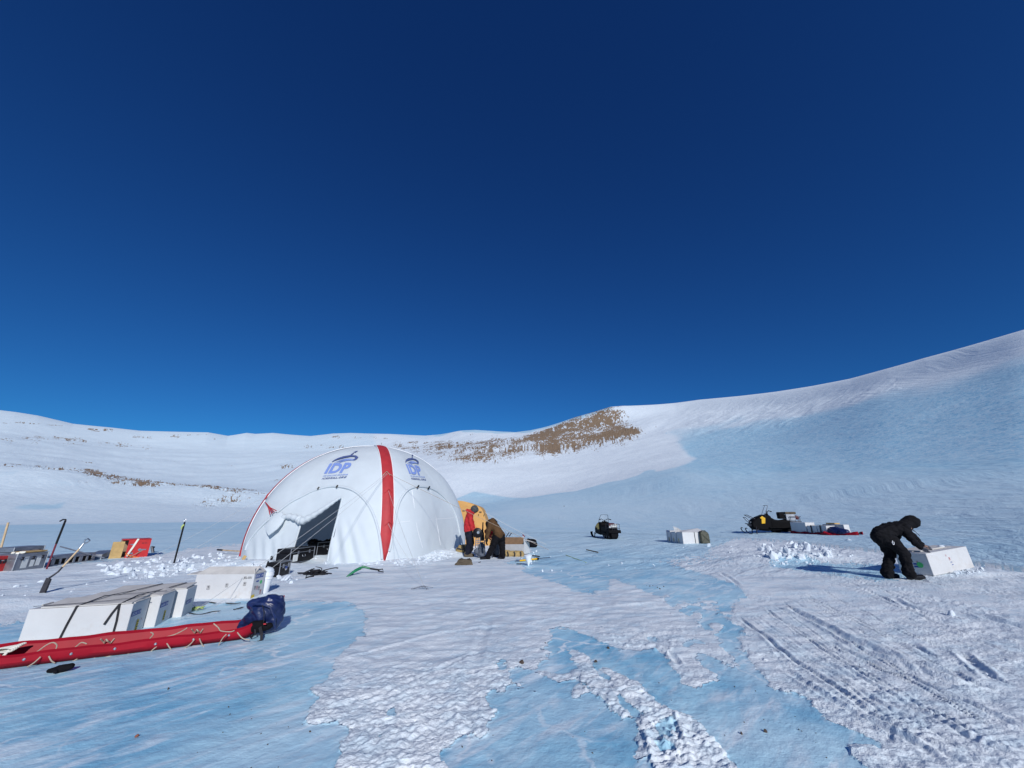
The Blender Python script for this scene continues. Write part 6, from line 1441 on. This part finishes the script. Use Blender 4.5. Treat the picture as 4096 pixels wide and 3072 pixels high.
# ------------------------------------------------------------------ snowmobiles
def snowmobile(loc, yaw, label, yellow_nose, with_bumper, k=1.0, kz=1.0):
    t = thing('snowmobile', label, 'snowmobile', loc, 'parked snowmobiles', yaw)
    def part(mb, name, m, **kw):
        o = mb.build(name, M_[m], None, **kw); o.parent = t; return o
    # belt: a closed loop with cleats
    loop = [(-1.40, .18), (-1.36, .30), (-1.25, .36), (.0, .40), (.14, .36), (.12, .24), (-.25, .02), (-1.22, .0), (-1.35, .06)]
    part(MB().prism(loop, (0, 0, 0), (1, 0, 0), (0, 0, 1), (0, 1, 0), .52), 'drive_belt', 'rubber', bevel=.03, world=False)
    q = MB()
    for x in np.arange(-1.25, -.2, .10): q.box((x, 0, -.0), (.03, .5, .05))
    for z in (.10, .2, .3): q.box((-1.40, 0, z), (.05, .5, .025))
    part(q, 'cleats', 'rubber', world=False)
    for x in (-1.2, -.8, -.45):
        for s in (-1, 1): part(MB().lathe([(.09, 0), (.09, .04), (.03, .05)], (x, s * .245, .14), (0, s, 0), 12), 'idler_wheel', 'dark_metal', world=False)
    part(MB().box((-.62, 0, .44), (1.5, .50, .12)), 'tunnel', 'machine_black', bevel=.02, world=False)
    part(MB().box((-.35, .0, .36), (1.2, .92, .05)), 'running_board', 'machine_black', bevel=.015, world=False)
    seat = [(-1.05, .50), (-1.05, .74), (-.95, .80), (-.45, .72), (-.10, .78), (.05, .86), (.10, .60), (.05, .48)]
    part(MB().prism(seat, (0, 0, 0), (1, 0, 0), (0, 0, 1), (0, 1, 0), .38), 'seat', 'black_cloth', bevel=.06, world=False, smooth=True)
    hood = [(.0, .26), (.0, .94), (.16, 1.0), (.42, 1.0), (.78, .88), (1.06, .74), (1.18, .62), (1.18, .40), (1.06, .24), (.3, .18)]
    part(MB().prism(hood, (0, 0, 0), (1, 0, 0), (0, 0, 1), (0, 1, 0), .72), 'hood', 'machine_black', bevel=.10, world=False, smooth=True)
    for s in (-1, 1):
        part(MB().prism(([(.22, .55), (.26, .88), (.52, .92), (.80, .76), (.84, .62), (.60, .66), (.5, .52)] if yellow_nose else [(.42, .56), (.36, .82), (.52, .93), (.66, .84), (.58, .78), (.62, .55)]), (0, s * .365, 0), (1, 0, 0), (0, 0, 1), (0, 1, 0), .03), 'side_panel', 'machine_yellow', bevel=.012, world=False)
    part(MB().prism([(-1.35, .16), (-1.40, .56), (-.9, .72), (-.2, .74), (.1, .90), (.1, .22)], (0, 0, 0), (1, 0, 0), (0, 0, 1), (0, 1, 0), .66), 'side_cowl', 'machine_black', bevel=.05, world=False)
    if False: part(MB().prism([(.55, .945), (.80, .83), (1.1, .65), (1.13, .67), (.82, .86), (.56, .975)], (0, 0, 0), (1, 0, 0), (0, 0, 1), (0, 1, 0), .5), 'nose_panel', 'machine_yellow', bevel=.012, world=False)
    for s in (-1, 1): part(MB().ellip((1.16, s * .17, .60), (.05, .10, .06)), 'headlight', 'clear', smooth=True, world=False)
    part(MB().box((1.2, 0, .47), (.10, .55, .10)), 'grille', 'dark_metal', bevel=.02, world=False)
    # windshield
    rows = []; ws = MB(); fr = []
    for v in np.linspace(0, 1, 7):
        hw = .34 - .10 * v ** 2; row = []
        for a in np.linspace(-1, 1, 11): row.append((.50 - .28 * v - .16 * a * a, a * hw, .94 + .52 * v))
        rows.append(row)
    ws.add([p for r_ in rows for p in r_], [(i * 11 + j, i * 11 + j + 1, i * 11 + 12 + j, i * 11 + 11 + j) for i in range(6) for j in range(10)])
    w_ = part(ws, 'windshield', 'clear', smooth=True, world=False)
    e = MB().tube([r_[0] for r_ in rows] + rows[-1][1:-1] + [r_[-1] for r_ in rows[::-1]], .012, 6).build('shield_rim', M_['dark_metal'], None, world=False, smooth=True); e.parent = w_
    # bars
    b = part(MB().tube([(.20, 0, .92), (.08, 0, 1.10)], .03, 8).tube([(.0, -.40, 1.16), (.06, -.22, 1.20), (.10, -.08, 1.12), (.10, .08, 1.12), (.06, .22, 1.20), (.0, .40, 1.16)], .018, 8), 'handlebar', 'machine_black', smooth=True, world=False)
    for s in (-1, 1): g = MB().tube([(.01, s * .30, 1.17), (-.02, s * .43, 1.15)], .026, 8).build('grip', M_['rubber'], None, world=False); g.parent = b
    part(MB().box((.16, 0, 1.02), (.14, .30, .07)), 'dash', 'machine_black', bevel=.02, world=False)
    # skis
    for s in (-1, 1):
        pts = [(.30, 0.012), (.55, .004), (1.15, .004), (1.40, .05), (1.55, .16), (1.60, .27), (1.55, .33), (1.50, .30)]
        sk = MB().strap([(x, s * .45, z + .012) for x, z in pts], .15, (0, 1, 0), .022); o = part(sk, 'ski', 'machine_black', world=False)
        o2 = MB().tube([(1.0, s * .45, .03), (.98, s * .42, .30), (.90, s * .28, .45)], .03, 8).tube([(1.0, s * .44, .20), (.7, s * .25, .36)], .022, 8).build('ski_leg', M_['dark_metal'], None, world=False); o2.parent = o
    if with_bumper:
        part(MB().tube([(1.18, -.34, .50), (1.36, -.30, .54), (1.38, 0, .55), (1.36, .30, .54), (1.18, .34, .50)], .016, 8).tube([(1.20, -.26, .62), (1.42, -.24, .86), (1.42, .24, .86), (1.20, .26, .62)], .016, 8).tube([(.9, -.30, .78), (1.32, -.3, .98), (1.32, .3, .98), (.9, .3, .78)], .016, 8), 'front_bumper', 'dark_metal', smooth=True, world=False)
    # rear rack
    q = MB()
    for z in (.66, .90): q.tube([(-.95, -.36, z), (-1.50, -.36, z), (-1.58, -.30, z), (-1.58, .30, z), (-1.50, .36, z), (-.95, .36, z)], .014, 8)
    for x, y in ((-1.0, -.36), (-1.0, .36), (-1.5, -.36), (-1.5, .36), (-1.58, -.15), (-1.58, .15), (-1.58, 0)): q.tube([(x, y, .52), (x, y, .90)], .012, 6)
    for x in np.linspace(-1.5, -1.0, 5): q.tube([(x, -.36, .66), (x, .36, .66)], .012, 6)
    part(q, 'rear_rack', 'dark_metal', world=False)
    part(MB().box((-1.30, 0, .52), (.58, .80, .06)).box((-1.58, 0, .44), (.05, .80, .14)), 'rear_deck', 'machine_black', bevel=.015, world=False)
    part(MB().prism([(-.25, .40), (.25, .40), (.2, .10), (-.2, .10)], (-1.52, 0, 0), (0, 1, 0), (0, 0, 1), (1, 0, 0), .012), 'snow_flap', 'rubber', world=False)
    t.scale = (k, k, k * kz); return t, Matrix.Translation(Vector(loc)) @ Matrix.Rotation(yaw, 4, 'Z') @ Matrix.Diagonal((k, k, k * kz, 1))
g1 = G(2425, 2152); sm1, W1 = snowmobile(g1, R(98), 'black snowmobile with yellow nose seen from behind, alone on the ice', True, False, .93)
g2 = G(3092, 2139); sm2, W2 = snowmobile(g2, R(166), 'black snowmobile with yellow panel hitched before the loaded red sled', False, True, .95, 1.17)
def local_thing(W, mb, name, m, label, cat, **kw):
    mb.v = [tuple(W @ Vector(v)) for v in mb.v]; return single(mb, name, M_[m], label, cat, **kw)
# loads on the racks
mb = MB(); mb.box((-1.06, 0, .86), (.50, .58, .30)); local_thing(W2, mb, 'cargo_case', 'dull_metal', 'dull metal case on the rack of the snowmobile with the sled', 'case', bevel=.02)
mb = MB(); mb.box((-1.08, 0, 1.08), (.58, .64, .12)); local_thing(W2, mb, 'cargo_tray', 'canvas_brown', 'flat brown tray on top of the metal case on the snowmobile', 'tray', bevel=.02)
mb = MB().lathe([(.05, -.2), (.10, -.19), (.10, .19), (.05, .2)], (-1.45, -.0, .86), (0, 1, 0), 14); mb.v = [(v[0] + .02, v[1], v[2]) for v in mb.v]; local_thing(W2, mb, 'red_canister', 'canister_red', 'dark red canister strapped behind the case on the snowmobile', 'canister', smooth=True)
mb = MB().box((-.62, 0, .96), (.30, .44, .34)); local_thing(W2, mb, 'black_crate', 'black_cloth', 'black soft crate behind the seat of the snowmobile with the sled', 'crate', bevel=.05)
mb = MB().lathe([(.05, -.2), (.11, -.19), (.11, .19), (.05, .2)], (-1.1, .0, .84), (0, 1, 0), 14); local_thing(W1, mb, 'red_canister', 'canister_red', 'dark red canister on the rack of the lone snowmobile', 'canister', smooth=True)
mb = MB(); mb.capsule((-1.38, .1, .76), .09, (-1.38, -.16, .80), .11).capsule((-1.3, .2, .72), .06, (-1.42, .26, .7), .05); mb.v = [tuple(W1 @ Vector(v)) for v in mb.v]
o = blob(mb, 'white_bundle', M_['paper'], None, .014, 3, .03, 9); tag(origin_to_base(o), 'crumpled white bundle on the rack of the lone snowmobile', 'bundle')
mb = MB().box((-.96, 0, .88), (.26, .44, .16)); local_thing(W1, mb, 'black_crate', 'black_cloth', 'black soft crate behind the seat of the lone snowmobile', 'crate', bevel=.05)

# ------------------------------------------------------------------ three white boxes on the ice
F = G(2740, 2176).y
def p(x, y, d=0): return at(2300 + x * .27125, 2020 + y * .27125, F + d)
GM = 'white boxes standing alone on the ice'
H = (p(1600, 400) - p(1600, 572)).length
fr = Fr(Vector((p(1600, 572).x, F, gz(p(1600, 572).x, F))), (1, .05, 0)); Lr = (p(1990, 572) - p(1600, 572)).x
core_box('ice_core_box', 'white box at the right of a cluster on the ice behind the jerry can', fr, Lr, .62, H * .98, GM, texts=[('left', .14, .04, .07, 'yellow', '')],
         flaps=[((0, 0, H), (Lr * .95, 0, H), (Lr * .8, .45, H + .16), (.1, .45, H + .05))])
single(MB().tube([fr.P(Lr * .48, -.012, 0), fr.P(Lr * .47, -.012, H), fr.P(Lr * .47, .5, H + .02)], .012, 6), 'binding_cord', M_['black_strap'], 'dark cord tied round the right box of the cluster on the ice', 'cord')
f2 = Fr(on_ground(fr.P(-.03, .66, 0)), Vector((1, .05, 0))); core_box('ice_core_box', 'white box second from the left of a cluster on the ice', f2, Lr * .8, .5, H * .98, GM, texts=[('left', .2, .05, .07, 'yellow', ''), ('left', .12, .55, .03, 'bar', '')], flaps=[((.0, .1, H), (.5, .1, H), (.15, .0, H + .18), (-.05, .05, H + .26))])
f3 = Fr(on_ground(fr.P(-.05, 1.20, 0)), Vector((1, .05, 0))); core_box('ice_core_box', 'white box at the far left of a cluster on the ice with blue label', f3, Lr * .8, .5, H * 1.05, GM, texts=[('left', .10, .5, .26, 'blue', 'BOX'), ('left', .25, .05, .07, 'yellow', '')])
# jerry can leaning on the right box
jc = fr.P(Lr * .80, -.16, 0); fj = Fr(Vector((jc.x, jc.y, gz(jc.x, jc.y))), (1, .05, .0), (-.02, .10, 1)); t = thing('jerry_can', 'dark olive jerry can leaning on the right box of the cluster', 'jerry can', fj.o)
MB().prism([(-.19, 0), (.19, 0), (.205, .06), (.205, .42), (.14, .53), (-.14, .55), (-.205, .47), (-.205, .06)], fj.P(0, .02, 0), fj.ex, fj.ez, fj.ey, .19).build('can_body', M_['olive'], t, bevel=.03, smooth=True)
for a, b in (((-.15, .1), (.15, .42)), ((-.15, .42), (.15, .1))): MB().tube([fj.P(a[0], -.08, a[1]), fj.P(b[0], -.08, b[1])], .018, 6).build('pressed_rib', M_['olive'], t)
for y in (-.05, .02, .09): MB().tube([fj.P(-.10, y, .535), fj.P(-.08, y, .58), fj.P(.06, y, .58), fj.P(.08, y, .53)], .013, 6).build('handle', M_['olive'], t)
MB().lathe([(.045, 0), (.05, .05), (.03, .06)], fj.P(-.165, .02, .50), fj.ez, 12).build('cap', M_['dark_metal'], t)

# ------------------------------------------------------------------ loaded sled behind the second snowmobile
def train():
    def q(x, y, Y): return at(2950 + x * .2486, 1980 + y * .2486, Y)
    a = G(3165, 2143); b = G(3425, 2160); f = Fr(Vector((a.x, a.y, a.z)), (b.x - a.x, b.y - a.y, b.z - a.z)); L = (b - a).length
    t = thing('cargo_sled', 'red sled loaded with white boxes behind the snowmobile', 'sled', f.P(L / 2, .4, 0))
    prof = [(0, .22), (.03, .03), (.3, .01), (.62, .03), (.65, .22)]; mb = MB(); n = 5; rows = []
    for u in np.linspace(0, 1, 24):
        nose = float(sstep(.86, 1, u)); rows.append([f.P(u * L, .32 + (y - .32) * (1 - .6 * nose), z * (1 + .12 * math.sin(u * 30)) + .16 * nose + .01) for y, z in prof])
    mb.add([v for r_ in rows for v in r_], [(i * n + j, i * n + j + 1, i * n + n + 1 + j, i * n + n + j) for i in range(23) for j in range(n - 1)])
    o = mb.build('hull', M_['sled_red'], t, smooth=True); s = o.modifiers.new('s', 'SOLIDIFY'); s.thickness = .015
    GT = 'white boxes loaded on the far sled'; H = .62
    specs = [(0.05, .05, 1.0, .55, H + .05, 'large grey-white box at the front of the load on the far sled'), (1.12, .05, .58, .5, H - .1, 'grey-white box second on the far sled next to the large one'), (1.73, .05, .55, .5, H - .08, 'grey-white box third on the far sled just left of the blue bag'),
             (1.5, .62, 1.2, .3, H - .02, 'white box in the back row of the far sled behind the others')]
    for x, y, l, d, h, lb in specs:
        tt = core_box('ice_core_box', lb, Fr(f.P(x, y, .04), f.ex), l, d, h, GT)
    single(MB().strap([f.P(1.40, -.0, .0), f.P(1.40, .03, H - .04), f.P(1.42, .6, H - .02)], .07, f.ex, .008), 'strap', M_['black_strap'], 'black strap over the second box on the far sled', 'strap')
    single(MB().strap([f.P(1.95, -.0, .0), f.P(1.95, .03, H - .03), f.P(1.97, .6, H)], .07, f.ex, .008), 'strap', M_['black_strap'], 'black strap over the third box on the far sled', 'strap')
    mb = MB(); mb.capsule(f.P(2.45, .2, .28), .21, f.P(3.05, .25, .24), .19).capsule(f.P(2.6, .25, .36), .17, f.P(3.1, .25, .30), .15).capsule(f.P(2.35, .2, .36), .15, f.P(2.5, .25, .40), .16)
    o = blob(mb, 'blue_bag', M_['pack_navy'], None, .02, 4, .03, 6); tag(origin_to_base(o), 'dark blue bag on the tail of the far sled', 'bag')
    mb = MB(); pts = [(2.0, -.05, .10), (2.25, -.08, .22), (2.6, -.08, .12), (3.05, -.02, .10), (3.5, .1, .06), (3.62, .15, .12)]
    limb(mb, [f.P(*v) for v in pts], [.07, .10, .08, .07, .05, .05]); o = blob(mb, 'red_tarp', M_['sled_red'], None, .018, 3, .02, 8); tag(origin_to_base(o), 'crumpled red tarp along the near side of the far sled', 'tarp')
    single(MB().box(f.P(2.0, .75, H + .06), (.5, .3, .06), f.M), 'cargo_plank', M_['ply'], 'small yellow plank lying on the boxes of the far sled', 'plank', bevel=.01)
train()

# ------------------------------------------------------------------ broken snow and stones
def chunk(mb, c, r):
    n = 9; M3 = Euler((random.random() * 6, random.random() * 6, random.random() * 6)).to_matrix(); sx, sy, sz = random.uniform(.7, 1.4), random.uniform(.6, 1.1), random.uniform(.3, .8)
    vs = []
    nn_ = random.choice((11, 16, 24))
    for i in range(nn_):
        z = 1 - 2 * (i + .5) / nn_; a = i * 2.39996; q = math.sqrt(1 - z * z); v = Vector((q * math.cos(a) * sx, q * math.sin(a) * sy, z * sz)) * r * random.uniform(.82, 1.08); vs.append(M3 @ v + c)
    bm = bmesh.new(); bv = [bm.verts.new(v) for v in vs]; bmesh.ops.convex_hull(bm, input=bv); bm.verts.index_update()
    bm.verts.ensure_lookup_table(); idx = {v: i for i, v in enumerate(bm.verts)}
    mb.add([v.co.copy() for v in bm.verts], [tuple(idx[v] for v in f.verts) for f in bm.faces]); bm.free()
def rubble(name, label, zones, pile=0):
    mb = MB()
    for poly, count, r0, r1, hmax in zones:
        xs = [q[0] for q in poly]; ys = [q[1] for q in poly]; k = 0; tries = 0
        while k < count and tries < count * 20:
            tries += 1; x, y = random.uniform(min(xs), max(xs)), random.uniform(min(ys), max(ys))
            if not inpoly(np.array([x]), np.array([y]), poly)[0]: continue
            r = r0 + (r1 - r0) * random.random() ** 3.5; c = G(x, y); c.z += r * random.uniform(-.5, .15) + hmax * random.random() ** 2; chunk(mb, c, r); k += 1
    o = mb.build(name, M_['snow_block'], None, fix=False); tag(origin_to_base(o), label, 'snow', kind='stuff'); return o
rubble('snow_rubble', 'broken snow lumps heaped left of the white tent', [([(400, 2262), (620, 2235), (960, 2205), (1000, 2235), (1090, 2240), (1080, 2300), (980, 2270), (760, 2300), (560, 2320), (420, 2300)], 620, .012, .13, .015), ([(1060, 2200), (980, 2195), (970, 2215), (1060, 2235), (1120, 2250), (1140, 2240)], 40, .05, .20, .05), ([(1110, 2300), (1180, 2310), (1200, 2330), (1120, 2340)], 14, .03, .12, .0)])
rubble('snow_rubble', 'broken snow lumps banked along the right base of the white tent', [([(1560, 2245), (1640, 2225), (1740, 2205), (1830, 2185), (1850, 2195), (1800, 2232), (1700, 2258), (1600, 2275)], 380, .012, .09, .02), ([(1255, 2236), (1420, 2242), (1540, 2258), (1500, 2268), (1300, 2262)], 60, .03, .12, .0)])
rubble('snow_rubble', 'heap of large snow blocks in front of the loaded sled', [([(3020, 2215), (3060, 2185), (3150, 2172), (3230, 2180), (3340, 2195), (3330, 2225), (3200, 2240), (3080, 2238)], 190, .025, .19, .06), ([(2900, 2185), (3420, 2185), (3480, 2210), (3400, 2250), (3100, 2265), (2900, 2235)], 220, .012, .08, .0)])
rubble('snow_rubble', 'scattered small snow lumps on the ice', [([(2040, 2180), (2900, 2160), (2960, 2250), (2500, 2290), (2150, 2290)], 150, .008, .045, .0), ([(2020, 2140), (2140, 2150), (2160, 2260), (2080, 2260)], 50, .02, .10, .0), ([(3420, 2170), (4096, 2200), (4096, 2330), (3700, 2320)], 60, .02, .09, 0), ([(2900, 2320), (4000, 2400), (4000, 2700), (3000, 2640)], 60, .008, .03, 0),
    ([(3850, 2275), (3960, 2255), (3980, 2280), (3900, 2300), (3780, 2312)], 40, .03, .10, .02), ([(1300, 2280), (2050, 2280), (2080, 2340), (1500, 2360)], 40, .01, .03, 0), ([(0, 2330), (420, 2310), (700, 2340), (700, 2420), (0, 2420)], 50, .01, .06, 0)])
# single blocks of snow worth pointing at
for x, y, r, lb in ((1365, 2240, .18, 'white snow block at the foot of the tent flap beside the red strip'), (1142, 2320, .12, 'white snow block leaning on the small black case'), (2835, 2187, .12, 'snow block on the ice below the jerry can'), (3148, 2218, .2, 'largest snow block in the heap before the loaded sled'), (3228, 2210, .21, 'angular tall snow block in the middle of the heap before the loaded sled'), (3400, 2172, .15, 'white snow block lying against the red tarp'), (3810, 2468, .07, 'small lone snow block among the tracks at right')):
    mb = MB(); c = G(x, y); chunk(mb, c + Vector((0, 0, r * .35)), r); o = single(mb, 'snow_block', M_['snow_block'], lb, 'snow block', 'loose snow blocks', bevel=.012)
for x, y, r, lb, m in ((2087, 2659, .035, 'largest dark stone, on the edge of the central snow patch', 'stone'), (2383, 2650, .024, 'dark stone at the top of the middle snow strip', 'stone'), (2182, 2576, .022, 'dark stone on the snow edge above the blue ice pool', 'stone'), (2433, 2594, .019, 'round black stone on blue ice under the chopped snow', 'stone'),
                       (3063, 2931, .02, 'dark stone alone on the blue ice at lower right', 'stone'), (2966, 2936, .012, 'small dark stone left of the lone one at lower right', 'stone'), (3196, 2920, .009, 'tiny dark stone right of the lone one at lower right', 'stone'), (547, 2948, .017, 'reddish stone on the blue ice at lower left', 'stone_red'),
                       (673, 2757, .011, 'small black stone on the ice below the middle of the red sled', 'stone'), (1240, 2930, .012, 'small black stone at the left edge of the central snow patch', 'stone'), (2257, 2028, .25, 'left one of two dark boulders on the far ice', 'stone'), (2277, 2026, .16, 'right one of two dark boulders on the far ice', 'stone')):
    mb = MB(); c = G(x, y) if y > 2100 else at(x, y, 95); chunk(mb, c + Vector((0, 0, r * .4)), r); single(mb, 'stone', M_[m], lb, 'stone', 'dark stones on the ice', bevel=r * .1)
mb = MB(); k = 0
while k < 150:
    x, y = random.uniform(0, 4096), 2250 + 822 * random.random() ** .8; c = G(x, y)
    if 2480 < y and x < 640: continue
    chunk(mb, c + Vector((0, 0, .002)), random.uniform(.0025, .007)); k += 1
for x, y in [(2588, 2343), (2600, 2346), (2612, 2344), (2630, 2350), (2655, 2347), (2640, 2355)]: chunk(mb, G(x, y), .02)
tag(origin_to_base(mb.build('pebbles', M_['stone'], None, fix=False)), 'tiny dark pebbles strewn over ice and snow', 'pebbles', kind='stuff')
